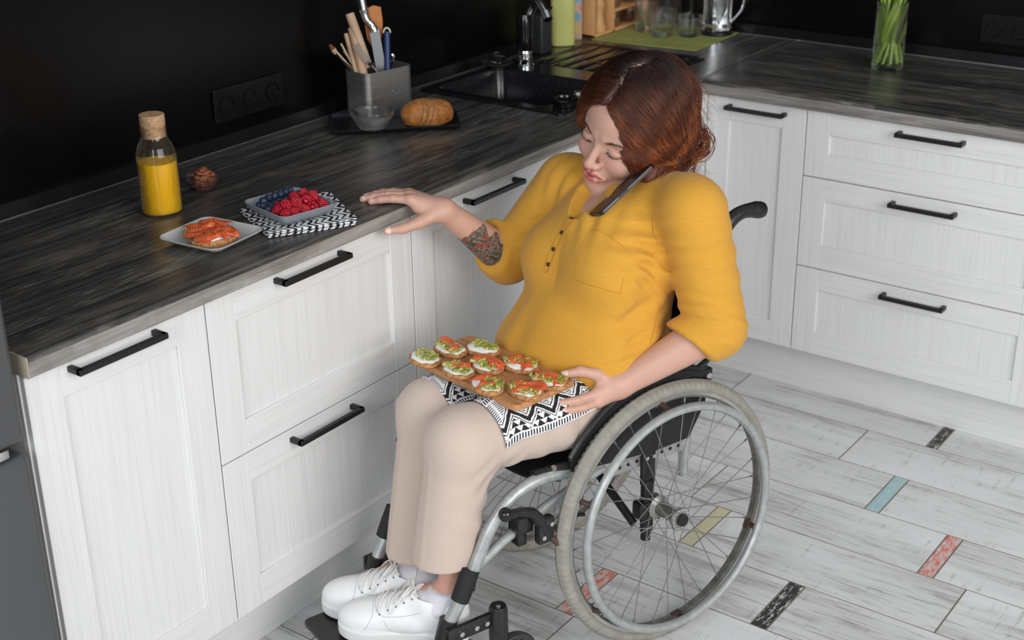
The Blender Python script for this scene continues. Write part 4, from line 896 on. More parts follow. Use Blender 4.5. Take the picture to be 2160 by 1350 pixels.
# almonds
def bowl_prof(R_, Hh): return [(R_ * .42, 0), (R_ * .50, .0015), (R_ * .72, Hh * .30), (R_ * .88, Hh * .62), (R_ * .93, Hh * .70), (R_ * .94, Hh * .74), (R_ * 1.0, Hh * .80), (R_ * 1.01, Hh * .97), (R_ * 1.0, Hh)]
AC = (-2.085, -.216, H + .0006); o = lathe_glass('glass_bowl', bowl_prof(.036, .034), .0022, M_GLASS, loc=AC); tag(o, 'small glass bowl filled with almonds, beside the juice bottle', 'bowl')
am = NT('almond_skin'); v = am.noise(am.co(scale=(140, 500, 500)), 1, 3, .6); am.base(am.ramp(v, [(.35, (.16, .042, .016)), (.6, (.33, .105, .042)), (.8, (.42, .16, .07))])); am.p(Roughness=.6); am.bump(v, .4, .0006)
def make_almond():
    mb = MB(); pr = []
    for i in range(13):
        t = i / 12; x = -.0115 + .023 * t; r = .0068 * (math.sin(PI * t ** .75) ** .75 if 0 < t < 1 else 0) + .0001; pr.append((r, x))
    mb.lathe(pr, 16, Matrix.Rotation(PI / 2, 4, 'Y') @ Matrix.Diagonal((.62, 1, 1, 1)), cap=False); return mb.build('almond', am.m)
al = make_almond(); first = True; rr = random.Random(3); lay = [(.006, .012, 5), (.0145, .018, 7), (.022, .021, 9), (.030, .022, 9), (.037, .012, 5), (.0425, .004, 2)]
for z, R_, n in lay:
    for i in range(n):
        a = 2 * PI * (i + rr.random() * .3) / n + z * 90; k = al if first else al.copy()
        if not first: COL.objects.link(k)
        first = False; rad = R_ * (.35 + .65 * ((i * 7) % n) / n) if n > 7 and i % 3 == 0 else R_ * .92
        k.location = (AC[0] + rad * math.cos(a), AC[1] + rad * math.sin(a), AC[2] + z + .002); k.rotation_euler = (rr.uniform(-.35, .35), rr.uniform(-.3, .3), a + PI / 2 + rr.uniform(-.6, .6)); tag(k, 'brown almond heaped in the small glass bowl', 'almond', 'almonds in the glass bowl')
# bread with toppings
cr = NT('seeded_crust'); v = cr.noise(cr.co(), 180, 4, .65); w = cr.noise(cr.co(), 60, 2); c = cr.ramp(v, [(.32, (.20, .075, .022)), (.5, (.46, .22, .075)), (.72, (.60, .36, .16))]); cr.base(cr.mix(cr.math('MULTIPLY', cr.rg(w, .56, .66), .7), c, (.28, .08, .025))); cr.p(Roughness=.85); cr.bump(v, .6, .0012); M_CRUST = cr.m
M_CREAM = speckle('cream_cheese', (.82, .81, .76), .5, amt=.04, scale=120, bump=.2, Subsurface_Weight=.15, Subsurface_Scale=.006)
av = NT('avocado_flesh'); v = av.noise(av.co(), 85, 2, .5); av.base(av.ramp(v, [(.36, (.20, .24, .03)), (.5, (.38, .38, .075)), (.62, (.60, .53, .20))])); av.p(Roughness=.4); M_AVO = av.m
sm = NT('smoked_salmon'); wv = sm.n('ShaderNodeTexWave', {'Vector': sm.co(), 'Scale': 60, 'Distortion': 5, 'Detail': 2, 'Detail Scale': 1.2}).outputs[1]; n2 = sm.noise(sm.co(), 45, 2); c = sm.ramp(wv, [(0, (.62, .085, .022)), (.8, (.68, .12, .035)), (1, (.74, .20, .08))]); sm.base(sm.mix(sm.math('MULTIPLY', sm.rg(n2, .5, .7), .5), c, (.55, .07, .03))); sm.p(Roughness=.33, Subsurface_Weight=.12, Subsurface_Scale=.005); M_SAL = sm.m
def blobgrid(mb, c, rx, ry, h, seed, n=22, amp=.25, fl=.5):
    r = random.Random(seed); ph = [r.uniform(0, 6.28) for _ in range(6)]
    vs = []; fs = []; m = 28; rings = 7
    for j in range(rings):
        t = j / (rings - 1)
        for i in range(m):
            a = 2 * PI * i / m; k = 1 + amp * (.5 * math.sin(2 * a + ph[0]) + .3 * math.sin(3 * a + ph[1]) + .2 * math.sin(5 * a + ph[2])) * .6
            z = h * (1 - t ** 3) * (1 + .22 * math.sin(4 * a * t + ph[3] + t * 5)) if j < rings - 1 else -.0015
            vs.append((c[0] + rx * k * t * math.cos(a), c[1] + ry * k * t * math.sin(a), c[2] + z))
    fs = [(j * m + i, j * m + (i + 1) % m, (j + 1) * m + (i + 1) % m, (j + 1) * m + i) for j in range(rings - 1) for i in range(m)]
    return mb.add(vs, fs)
def salmon_sheet(mb, cx, cy, z, w, d, ang, seed, th=.0018):
    r = random.Random(seed); ph = [r.uniform(0, 6.28) for _ in range(5)]; ca, sa = math.cos(ang), math.sin(ang)
    def fn(u, v):
        x = (u - .5) * w * (1 + .18 * math.sin(5 * v + ph[0])); y = (v - .5) * d * (1 + .20 * math.sin(6 * u + ph[1])) + .12 * d * math.sin(7 * u + ph[3])
        hh = z + .0026 * math.sin(u * 9 + v * 3 + ph[2]) * (1 - .5 * abs(2 * v - 1)) + .0016 * math.sin(v * 11 + ph[4]) - .010 * max(0, abs(2 * v - 1) - .6) - .010 * max(0, abs(2 * u - 1) - .7)
        return (cx + x * ca - y * sa, cy + x * sa + y * ca, max(hh, z - .008))
    return mb.grid(fn, 18, 14, th)
def toast(M, rx, ry, seed, avo, sal, label, group, th=.0105):
    """avo/sal: lists of (x,y,sx,sy[,angle]) patches in slice units"""
    r = random.Random(seed); root = MB(); m = 40; ph = r.uniform(0, 6)
    def outl(k, z): return [(k * rx * math.cos(a) * (1 + .04 * math.sin(3 * a + ph)), k * ry * math.sin(a) * (1 + .05 * math.sin(2 * a + ph)), z + .0006 * math.sin(a * 7 + ph)) for a in [2 * PI * i / m for i in range(m)]]
    rings = [outl(.01, 0), outl(.93, 0), outl(1.0, .003), outl(1.02, th * .5), outl(1.0, th * .85), outl(.95, th), outl(.01, th + .0005)]; vs = sum(rings, [])
    root.add(vs, [(j * m + i, j * m + (i + 1) % m, (j + 1) * m + (i + 1) % m, (j + 1) * m + i) for j in range(6) for i in range(m)])
    o = root.build('canape', M_CRUST, smooth=50, M=M); tag(o, label, 'open sandwich', group)
    cm = MB(); blobgrid(cm, (0, 0, th), rx * .95, ry * .94, .0055, seed, amp=.10); cm.build('cream_cheese', M_CREAM, o)
    if avo:
        am_ = MB()
        for (x, y, sx, sy) in avo:
            for i in range(int(44 * sx * sy / .36) + 8):
                a = r.uniform(0, 6.28); q = math.sqrt(r.random()); px, py = (x + sx * q * math.cos(a)) * rx, (y + sy * q * math.sin(a)) * ry
                if (px / rx) ** 2 + (py / ry) ** 2 > .95: continue
                s = r.uniform(.0016, .0042); bm = bmesh.new(); bmesh.ops.create_cube(bm, size=1.6 * s); bmesh.ops.bevel(bm, geom=bm.edges[:], offset=s * .35, segments=1, affect='EDGES')
                am_.frombm(bm, xf((px, py, th + .0048 + r.uniform(0, .003)), (r.uniform(-.6, .6), r.uniform(-.6, .6), r.uniform(0, 3)), (1.5, 1.1, .6)))
        am_.build('avocado', M_AVO, o, smooth=60)
    if sal:
        s_ = MB()
        for k, (x, y, sx, sy, an) in enumerate(sal): salmon_sheet(s_, x * rx, y * ry, th + .0088 + .001 * k, sx * rx * 2.15, sy * ry * 2.15, an, seed * 5 + k)
        s_.build('salmon', M_SAL, o, smooth=60)
    return o
# serving board on her lap; board frame: x along its length (toward her left), y toward her knees
BC = Vector((.300, -.007, .6235)); BR = math.radians(98.2)
BM = CHM @ Matrix.Translation(BC) @ Matrix.Rotation(BR, 4, 'Z')
bw = NT('oiled_beech'); v = bw.noise(bw.co(scale=(4, 60, 60)), 1, 5, .6, .6); bw.base(bw.ramp(v, [(.3, (.34, .135, .05)), (.55, (.50, .235, .10)), (.8, (.60, .32, .15))])); bw.p(Roughness=.45); bw.bump(v, .1, .0006)
bd = MB().prism(rrect(-.157, -.083, .157, .083, .014), 0, .013).build('serving_board', bw.m, smooth=40, bevel=.0025, M=BM); tag(bd, 'wooden serving board with nine canapes, on the woman\'s lap', 'board')
SPOT = [((.392, -.114), 0, [(0, .1, .75, .7)], [], 'avocado canape at the left tip of the wooden board, no salmon'),
        ((.325, -.122), 0, [(.3, -.1, .6, .6), (-.6, 0, .25, .5)], [(-.15, .15, .72, .48, -.2)], 'canape with a salmon strip, directly behind the salmon free one at the left tip'),
        ((.271, -.082), 0, [(.1, .05, .75, .62), (-.3, .2, .4, .4)], [], 'avocado canape without salmon at the back of the board by her shirt'),
        ((.368, -.028), 0, [(.15, -.1, .75, .6), (-.5, -.1, .35, .6)], [(.0, .25, .38, .52, .7)], 'canape with much avocado and a small salmon piece, front row beside the left tip'),
        ((.309, -.011), 0, [(-.4, -.3, .4, .5), (.3, -.3, .6, .4)], [(-.1, .15, .80, .55, .1), (.55, .1, .3, .4, .8)], 'canape with wide salmon flaps in the very middle of the board'),
        ((.256, .029), 0, [(-.5, -.1, .4, .6), (.4, .2, .5, .6)], [(.0, .0, .7, .55, -.3)], 'canape with salmon across avocado, back row next to her belly'),
        ((.362, .065), 0, [(.1, .35, .8, .5), (.5, -.3, .5, .5)], [(-.15, .0, .62, .60, -.3)], 'front row canape with salmon on its left side, over her near knee'),
        ((.313, .128), 0, [(-.5, -.2, .5, .7), (.4, -.4, .6, .4)], [(.05, .1, .75, .70, .4)], 'canape topped with one big salmon piece at the near corner of the board'),
        ((.254, .122), 0, [(-.3, -.3, .6, .6), (.4, .1, .5, .6)], [(0, .2, .75, .52, -.2)], 'canape with salmon right beside the woman\'s thumb')]
for i, ((x, y), rz, avo, sal, lab) in enumerate(SPOT):
    M = CHM @ Matrix.Translation((x, y, .6370)) @ Matrix.Rotation(math.radians(100) + (i * 37 % 11 - 5) * .045, 4, 'Z') @ Matrix.Rotation(.03 * ((i * 5) % 3 - 1), 4, 'X')
    toast(M, .0405, .0285, 20 + i, avo, sal, lab, 'canapes on the wooden board')
# plate with two salmon toasts
M_PLATE = speckle('matt_grey_stoneware', (.50, .50, .49), .5, amt=.05, scale=30)
def dish(name, c, w, h, rz, depth, mat, r=.022, flare=.012):
    mb = MB(); prof = [(-flare - .012, 0), (-flare - .004, .0008), (-flare * .4, depth * .5), (0, depth), (-.0012, depth + .001), (-.0035, depth - .0005), (-flare * .4 - .004, depth * .55), (-flare - .008, .0042), (-flare - .018, .0036)]
    loops = [rrect(-w / 2 - d, -h / 2 - d, w / 2 + d, h / 2 + d, max(r + d, .004), 6) for d, _ in prof]; n = len(loops[0]); vs = [(x, y, z) for lp, (_, z) in zip(loops, prof) for x, y in lp]
    mb.add(vs, [(j * n + i, j * n + (i + 1) % n, (j + 1) * n + (i + 1) % n, (j + 1) * n + i) for j in range(len(prof) - 1) for i in range(n)] + [tuple(reversed(range(n))), tuple(range((len(prof) - 1) * n, len(prof) * n))])
    return mb.build(name, mat, smooth=50, M=Matrix.Translation(c) @ Matrix.Rotation(rz, 4, 'Z'))
P0 = (-2.298, -.471, H + .0006); pl = dish('plate', P0, .150, .158, math.radians(6), .015, M_PLATE, .024, .022); tag(pl, 'square pale grey plate with two salmon toasts, nearest the worktop edge', 'plate')
def ctoast(x, y, rz, seed, label, sal):
    o = toast(Matrix.Translation((x, y, P0[2] + .0048)) @ Matrix.Rotation(rz, 4, 'Z'), .046, .027, seed, [], sal, label, 'salmon toasts on the grey plate', .013); return o
ctoast(-2.288, -.447, math.radians(-38), 61, 'salmon toast at the back of the grey plate', [(-.25, -.05, .55, .85, .3), (.35, .05, .55, .8, -.2), (.2, .15, .4, .5, 1.2)])
ctoast(-2.314, -.498, math.radians(-30), 62, 'salmon toast at the front of the grey plate, overlapping the other', [(-.4, 0, .55, .95, .2), (.1, .05, .5, .95, -.3), (.55, -.05, .42, .8, .4)])
# zigzag napkin under the berry dish
def zig_mat(name, kind):
    m = NT(name); a = m.n('ShaderNodeAttribute', attribute_name='uvc').outputs[1]; s = m.n('ShaderNodeSeparateXYZ', {0: a}).outputs; u, v = s[0], s[1]; M_ = m.math
    def tri(x): return M_('ABSOLUTE', M_('SUBTRACT', M_('FRACT', x), .5))     # 0..0.5
    if kind == 'fine':
        z = M_('ADD', M_('MULTIPLY', v, 62), M_('MULTIPLY', tri(M_('MULTIPLY', u, 34)), 1.8)); w = m.noise(m.co(), 60, 2); f = M_('FRACT', M_('ADD', z, M_('MULTIPLY', w, .3)))
        k = M_('LESS_THAN', f, M_('MULTIPLY_ADD', M_('SINE', M_('MULTIPLY', v, 130)), .14, .42))
    else:
        w = M_('MULTIPLY_ADD', m.noise(m.co(), 90, 2), .006, -.003); vv = M_('ADD', v, w); per = .098; vb = M_('MULTIPLY', M_('FRACT', M_('MULTIPLY', vv, 1 / per)), per)   # band coordinate
        def band(a0, a1): return M_('MULTIPLY', M_('GREATER_THAN', vb, a0), M_('LESS_THAN', vb, a1))
        hatch = M_('LESS_THAN', M_('FRACT', M_('MULTIPLY_ADD', u, 150, M_('MULTIPLY', v, 40))), .48)
        tx = tri(M_('MULTIPLY', u, 52)); ty = M_('FRACT', M_('MULTIPLY', M_('SUBTRACT', vb, .016), 1 / .0115)); trn = M_('LESS_THAN', M_('MULTIPLY', tx, 2), M_('SUBTRACT', 1, ty)); trn = M_('MULTIPLY', trn, M_('GREATER_THAN', tri(M_('MULTIPLY', u, 17)), M_('MULTIPLY', M_('SUBTRACT', vb, .014), 12)))
        zc = M_('SUBTRACT', vb, M_('MULTIPLY_ADD', tri(M_('MULTIPLY', u, 17)), .052, .034)); bold = M_('LESS_THAN', M_('ABSOLUTE', zc), .0052); thin = M_('LESS_THAN', M_('ABSOLUTE', M_('SUBTRACT', zc, -.0105)), .0011); thin2 = M_('LESS_THAN', M_('ABSOLUTE', M_('SUBTRACT', zc, .0115)), .0012)
        lad = M_('MULTIPLY', M_('GREATER_THAN', zc, .016), M_('LESS_THAN', M_('FRACT', M_('MULTIPLY', v, 230)), .4)); lad = M_('MULTIPLY', lad, M_('GREATER_THAN', M_('FRACT', M_('MULTIPLY', u, 51)), .35))
        k = M_('MULTIPLY', band(.002, .0125), hatch)
        for b_ in (M_('MULTIPLY', band(.016, .050), M_('MULTIPLY', trn, M_('LESS_THAN', zc, -.014))), M_('MULTIPLY', band(.016, .094), bold), M_('MULTIPLY', band(.016, .094), thin), M_('MULTIPLY', band(.016, .094), thin2), M_('MULTIPLY', band(.05, .094), lad)): k = M_('MAXIMUM', k, b_)
    m.base(m.mix(k, (.74, .74, .76), (.012, .012, .014))); m.p(Roughness=.85); return m.m
def uvc(o, UV):
    at = o.data.attributes.new('uvc', 'FLOAT_VECTOR', 'POINT'); at.data.foreach_set('vector', np.concatenate([UV, np.zeros((len(UV), 1))], 1).astype(F32).ravel())
M_Z1 = zig_mat('zigzag_cotton', 'fine'); M_Z2 = zig_mat('ethnic_cotton', 'bold')
nq = [np.array(p) for p in ((-2.152, -.396), (-2.231, -.560), (-2.066, -.652), (-1.958, -.462))]
def layer(dz, inset, seed):
    n = 26; UV = []; vs = []
    r = random.Random(seed); p = [r.uniform(0, 6) for _ in range(4)]
    for i in range(n):
        for j in range(n):
            u, v = i / (n - 1), j / (n - 1); uu = inset[0] + (1 - inset[0] - inset[1]) * u; vv = inset[2] + (1 - inset[2] - inset[3]) * v
            q = (nq[0] * (1 - uu) + nq[1] * uu) * (1 - vv) + (nq[3] * (1 - uu) + nq[2] * uu) * vv; e = max(abs(2 * u - 1), abs(2 * v - 1)) ** 6
            vs.append((q[0], q[1], H + dz + .0012 * e * (1 + math.sin(u * 7 + v * 5 + p[0])))); UV.append((uu * .17, vv * .21))
    fs = [(i * n + j, (i + 1) * n + j, (i + 1) * n + j + 1, i * n + j + 1) for i in range(n - 1) for j in range(n - 1)]; return vs, fs, UV
mb = MB(); UV = []
for dz, ins, sd in ((.0022, (.02, .0, .0, .04), 1), (.0056, (.0, .03, .02, .02), 2), (.009, (.03, .05, .01, .0), 3)):
    vs, fs, uv = layer(dz, ins, sd); k = len(mb.v); mb.add(vs, fs); UV += uv
np_ = mb.build('folded_napkin', M_Z1, smooth=60); uvc(np_, np.array(UV)); so = np_.modifiers.new('thick', 'SOLIDIFY'); so.thickness = .0014; so.offset = -1
tag(np_, 'folded black and white zigzag napkin under the berry dish', 'napkin')
# berry dish
B0 = (-2.116, -.509, H + .0115); DR = math.radians(-15); ds = dish('square_dish', B0, .136, .152, math.radians(-11), .024, speckle('blue_grey_stoneware', (.23, .25, .28), .4, amt=.06, scale=30), .018, .014)
tag(ds, 'square blue grey dish holding raspberries and blueberries, on the zigzag napkin', 'dish')
rm = NT('raspberry'); v = rm.vor(rm.co(), 330); rm.base(rm.ramp(v, [(0, (.60, .012, .03)), (.6, (.36, .006, .018)), (1, (.16, .002, .01))])); rm.p(Roughness=.38, Subsurface_Weight=.2, Subsurface_Scale=.005)
def make_raspberry():
    mb = MB(); k = 0
    for j in range(6):
        z = .0035 + j * .0027; R_ = .0082 * math.sqrt(max(.05, 1 - ((z - .005) / .0165) ** 2)); n = max(3, int(2 * PI * R_ / .0044))
        for i in range(n): a = 2 * PI * (i + .5 * (j % 2)) / n; mb.sph((R_ * math.cos(a), R_ * math.sin(a), z), .0026, 5)
    mb.sph((0, 0, .0188), .0028, 5); mb.sph((0, 0, .009), (.0068, .0068, .009), 8); return mb.build('raspberry', rm.m, smooth=180)
bl = NT('blueberry'); v = bl.noise(bl.co(), 90, 3); bl.base(bl.ramp(v, [(.3, (.008, .012, .035)), (.7, (.035, .05, .10))])); bl.p(Roughness=.45)
def make_blueberry():
    mb = MB().lathe([(.0008, -.0066), (.0035, -.0060), (.0062, -.0032), (.0072, 0), (.0062, .0036), (.0040, .0056), (.0034, .0066), (.0028, .0066), (.0022, .0054), (.0006, .0052)], 20, cap=False)
    for i in range(5): a = 2 * PI * i / 5; mb.tube([(.003 * math.cos(a), .003 * math.sin(a), .006), (.0042 * math.cos(a), .0042 * math.sin(a), .0072)], .0007, 5)
    return mb.build('blueberry', bl.m, smooth=180)
ras = make_raspberry(); blu = make_blueberry(); DM = Matrix.Translation(B0) @ Matrix.Rotation(math.radians(-11), 4, 'Z') @ Matrix.Diagonal((1, 1.1, 1, 1)); rr = random.Random(11)
# raspberries fill the front part (toward -y), blueberries the back
rsp = [(-.046, -.044, .006), (-.024, -.046, .006), (.0, -.046, .006), (.024, -.045, .006), (.047, -.044, .006), (-.047, -.022, .008), (-.024, -.023, .006), (.0, -.022, .007), (.025, -.022, .007), (.048, -.021, .006),
       (-.028, .001, .006), (-.004, .002, .006), (.021, .002, .006), (.046, .002, .006), (-.012, -.034, .021), (.014, -.034, .022), (.036, -.030, .021), (.004, -.010, .021), (.030, -.008, .022), (.040, .020, .008), (-.034, -.032, .020)]
for i, (x, y, z) in enumerate(rsp):
    o = ras if i == 0 else ras.copy()
    if i: COL.objects.link(o)
    o.matrix_world = DM @ xf((x * .96, y * .97, z + .013), (rr.uniform(.6, 2.4), rr.uniform(-.6, .6), rr.uniform(0, 6)), (1.12,) * 3) @ Matrix.Translation((0, 0, -.010)); tag(o, 'red raspberry heaped in the front part of the square dish', 'raspberry', 'raspberries in the square dish')
bls = [(-.050, .020, .012), (-.036, .026, .011), (-.050, .036, .011), (-.036, .044, .012), (-.020, .022, .012), (-.020, .040, .011), (-.005, .026, .012), (-.005, .044, .012), (.010, .030, .012), (.012, .048, .012), (.026, .040, .012), (.040, .048, .012), (.052, .038, .012), (-.028, .034, .023), (-.012, .036, .023), (.004, .036, .023), (.020, .040, .023), (.034, .046, .023), (-.044, .030, .022), (-.052, .004, .012), (-.04, .010, .013)]
for i, (x, y, z) in enumerate(bls):
    o = blu if i == 0 else blu.copy()
    if i: COL.objects.link(o)
    o.matrix_world = DM @ xf((x * .97, y * .97, z + .007), (rr.uniform(-1, 1), rr.uniform(-1, 1), 0), (1.16,) * 3); tag(o, 'dark blueberry lying in the back part of the square dish', 'blueberry', 'blueberries in the square dish')
# black tray with glass bowl and bread
TC = (-1.459, -.2235); TR = math.radians(-45); tr = dish('serving_tray', (TC[0], TC[1], H + .0006), .322, .165, TR, .013, flat('matt_black_tray', (.010, .011, .014), .32), .014, .010)
tag(tr, 'black rectangular tray holding an empty glass bowl and a bread roll', 'tray')
o = lathe_glass('glass_bowl', bowl_prof(.054, .052), .0026, M_GLASS, loc=(-1.541, -.226, H + .0052)); tag(o, 'empty clear glass bowl on the left half of the black tray', 'bowl')
bc = NT('brown_crust'); v = bc.noise(bc.co(), 70, 4, .6); sp = bc.noise(bc.co(), 230, 2, .6); c = bc.ramp(v, [(.3, (.30, .095, .02)), (.6, (.52, .20, .045)), (.8, (.62, .30, .10))]); bc.base(bc.mix(bc.math('MULTIPLY', bc.rg(sp, .58, .66), .75), c, (.16, .035, .012))); bc.p(Roughness=.55); bc.bump(sp, .4, .001)
crumb = speckle('bread_crumb', (.62, .42, .22), .9, amt=.2, scale=150, bump=.4)
br_c = (-1.418, -.296, H + .0048); bxa = math.radians(-36); root = loc_empty('bread_roll', br_c, 'seeded bread roll cut into slices, on the right half of the black tray', 'bread', bxa)
cuts = [-.066, -.019, -.008, .003, .066]; gp = [-.0030, -.0004, .0016, .0034]
for i in range(4):
    a, b_ = cuts[i], cuts[i + 1]; lean = .28
    def f_(P, a=a, b_=b_):
        d = U(.02, ell(P, (0, 0, .030), (.0635, .044, .034)), ell(P, (.005, 0, .012), (.056, .036, .014))); d = d + .0012 * np.sin(P[:, 0] * 90) * np.sin(P[:, 1] * 80 + 1); xs = P[:, 0] - lean * (P[:, 2] - .03)
        d = smax(d, -P[:, 2], .002); d = smax(d, xs - b_, .0012); return smax(d, a - xs, .0012)
    V, Q = mesh_sdf(f_, (-.08, -.055, -.01), (.085, .055, .075), .0022); so_ = np_mesh('slice', V + A(gp[i], .0015 * (i % 2), 0), Q, bc.m, root); so_.data.materials.append(crumb); nrm = np.empty(len(so_.data.polygons) * 3, F32); so_.data.polygons.foreach_get('normal', nrm); nx_ = np.abs(nrm.reshape(-1, 3) @ A(.963, 0, -.27)); cz = np.empty_like(nrm); so_.data.polygons.foreach_get('center', cz); cz = cz.reshape(-1, 3); so_.data.polygons.foreach_set('material_index', ((nx_ > .80) & (np.abs(cz[:, 0]) < .03)).astype(np.int32))
# knife holder: brushed steel box with a rounded front edge and the utensils in it
HM_ = Matrix.Translation((-1.392, -.118, H + .0006)) @ Matrix.Rotation(math.radians(-10), 4, 'Z'); M_BST = NT('brushed_dark_steel'); v = M_BST.noise(M_BST.co(scale=(8, 8, 260)), 1, 3); M_BST.base(M_BST.ramp(v, [(.3, (.34, .325, .31)), (.7, (.46, .44, .42))])); M_BST.p(Roughness=.38, Metallic=.85); M_BST = M_BST.m
pout = rrect(-.080, -.054, .072, .040, .018, 8); pin = rrect(-.0785, -.0525, .0705, .0385, .0165, 8); n = len(pout)
hb = MB(); zs = .122; vs = [(x, y, 0) for x, y in pout] + [(x, y, zs) for x, y in pout] + [(x, y, zs) for x, y in pin] + [(x, y, .003) for x, y in pin]
hb.add(vs, [(j * n + i, j * n + (i + 1) % n, (j + 1) * n + (i + 1) % n, (j + 1) * n + i) for j in range(3) for i in range(n)] + [tuple(reversed(range(n))), tuple(range(3 * n, 4 * n))])
ho = hb.build('utensil_holder', M_BST, smooth=40, M=HM_); tag(ho, 'brushed steel utensil holder standing behind the glass bowl', 'utensil holder')
MB().box((.030, -.052, .004), (.0315, .0385, .119)).build('divider', M_BST, ho, smooth=0)
M_WOOD = speckle('pale_turned_wood', (.56, .37, .24), .6, amt=.14, scale=25); M_BAM = speckle('bamboo', (.66, .48, .29), .6, amt=.1, scale=60)
def down(a, b, t): a = Vector(a); b = Vector(b); return b + (b - a).normalized() * t
def W2(*p): return Vector(p) + Vector((.020, .018, 0))
def stick(name, a, b, r, mat, ext, label, cat, group=None, rtop=None):
    a = W2(*a); b = down(a, b, ext); o = MB(); o.lathe([(r * .6, 0), (r * .95, .0012), (r, .004), (r, (b - a).length - .002), (r * .8, (b - a).length)], 16, frame(a, b - a)); o = o.build(name, mat); tag(o, label, cat, group); return o
stick('wooden_utensil', (-1.464, -.098, 1.166), (-1.436, -.112, 1.070), .0115, M_WOOD, .040, 'leaning thick pale wooden handle, the tallest of the turned wooden handles in the holder', 'utensil handle')
k = stick('wooden_utensil', (-1.461, -.101, 1.131), (-1.448, -.112, 1.045), .0115, M_WOOD, .040, 'upright thick pale wooden handle ending in a black collar, in the steel holder', 'utensil handle')
MB().cyl((-1.4288, -.0932, 1.052), (-1.426, -.0952, 1.03), .0128).build('collar', M_BLK, k)
stick('wooden_spoon_handle', (-1.472, -.089, 1.116), (-1.459, -.103, 1.03), .0058, M_WOOD, .040, 'thin wooden spoon handle behind the thick handles in the holder', 'utensil handle')
stick('chopstick', (-1.481, -.079, 1.091), (-1.457, -.100, 1.03), .0026, M_BAM, .040, 'longer pale chopstick leaning left in the steel holder', 'chopstick', 'chopsticks in the steel holder')
stick('chopstick', (-1.477, -.083, 1.072), (-1.455, -.106, 1.03), .0026, M_BAM, .040, 'shorter pale chopstick leaning left in the steel holder', 'chopstick', 'chopsticks in the steel holder')
stick('skewer', (-1.494, -.064, 1.080), (-1.461, -.094, 1.03), .0024, M_BAM, .040, 'thin bamboo skewer beside the pastry brush in the holder', 'skewer')
k = stick('pastry_brush', (-1.489, -.068, 1.066), (-1.466, -.087, 1.035), .0045, M_BLK, .04, 'small brush with a brown tip leaning out at the left of the holder', 'brush')
MB().tube([(-1.469, -.050, 1.066), (-1.474, -.045, 1.077)], [.0058, .0075], 10).build('wooden_neck', M_WOOD, k); MB().tube([(-1.474, -.045, 1.077), (-1.480, -.040, 1.089)], [.0072, .004], 10).build('bristles', speckle('brown_bristles', (.16, .05, .025), .8, amt=.5, scale=300), k)
# chef's knife: handle up, blade down into the holder
kd = (Vector((-1.410, -.158, 1.035)) - Vector((-1.424, -.142, 1.12))).normalized(); wdir = Vector((-.667, .745, 0)) * -1; ndir = kd.cross(wdir).normalized(); kp = Vector((-1.402, -.122, 1.122))
KM_ = Matrix(((wdir.x, ndir.x, kd.x, kp.x), (wdir.y, ndir.y, kd.y, kp.y), (wdir.z, ndir.z, kd.z, kp.z), (0, 0, 0, 1)))
kb = MB(); out = [(-.0125, 0), (-.0125, .10), (-.004, .15), (.0125, .13), (.0125, .0)]; zz = [(x, -.0012 if x < .01 else -.0003, z) for x, z in out] + [(x, .0012 if x < .01 else .0003, z) for x, z in out]; n = len(out)
kb.add(zz, [tuple(reversed(range(n))), tuple(range(n, 2 * n))] + [(i, (i + 1) % n, n + (i + 1) % n, n + i) for i in range(n)])
ko = kb.build('chef_knife', flat('knife_blade_steel', (.36, .36, .37), .28, 1), smooth=0, M=KM_, bevel=.0003); tag(ko, 'large kitchen knife with a dimpled steel handle, standing blade down in the holder', 'knife')
hd_ = MB().tube(arc([(0, 0, .004), (-.004, 0, -.012), (-.014, 0, -.026), (-.018, 0, -.045), (-.019, 0, -.075), (-.021, 0, -.105), (-.022, 0, -.135)], 6), [.011] * 5 + [.0095] * 6 + [.0105] * 8 + [.012] * 12 + [.0125] * 6, 16)
hk = NT('dimpled_steel'); v = hk.vor(hk.co(), 320); hk.base(hk.ramp(v, [(.18, (.05, .05, .05)), (.26, (.62, .62, .62))])); hk.p(Metallic=1, Roughness=.2); hd_.build('handle', [M_STEEL], ko); 
MB().grid(lambda u, v: (-.0165 - .003 * u + .0125 * math.sin((v - .5) * 2.0), -.0125 * math.cos((v - .5) * 2.0) - .0004, -.035 - .095 * u), 20, 12).build('dimpled_grip', hk.m, ko)
# orange wooden spatula behind it
sp_ = MB(); so_ = [(-.004, 0), (-.006, .05), (-.020, .075), (-.024, .11), (-.021, .150), (.0, .158), (.019, .153), (.022, .12), (.020, .085), (.006, .05), (.004, 0)]
sv = Vector((-1.385, -.108, 1.03)); SMx = Matrix.Translation(sv) @ frame((0, 0, 0), (.02, .02, 1)) @ Matrix.Rotation(math.radians(50), 4, 'Z'); n = len(so_)
sp_.add([(x, -.002, z - .01) for x, z in so_] + [(x, .002, z - .01) for x, z in so_], [tuple(reversed(range(n))), tuple(range(n, 2 * n))] + [(i, (i + 1) % n, n + (i + 1) % n, n + i) for i in range(n)])
sp_.bbox((-.004, -.002, -.10), (.004, .002, .0), .001); o = sp_.build('wooden_spatula', speckle('orange_varnished_wood', (.50, .17, .035), .45, amt=.15, scale=30), smooth=30, M=SMx, bevel=.001); tag(o, 'orange varnished wooden spatula behind the large knife', 'spatula')
k = stick('peeler', (-1.397, -.160, 1.116), (-1.390, -.150, 1.03), .0080, flat('blue_plastic', (.010, .035, .14), .4), .03, 'blue handled peeler with a white loop, beside the knife blade', 'peeler')
MB().tube([(-1.377 + .0085 * math.cos(a) * .7, -.142 - .0085 * math.cos(a) * .7, 1.112 + .0125 * math.sin(a)) for a in [PI * i / 10 for i in range(11)]], .0024, 8).build('hanging_loop', flat('cream_plastic', (.65, .60, .50), .5), k)
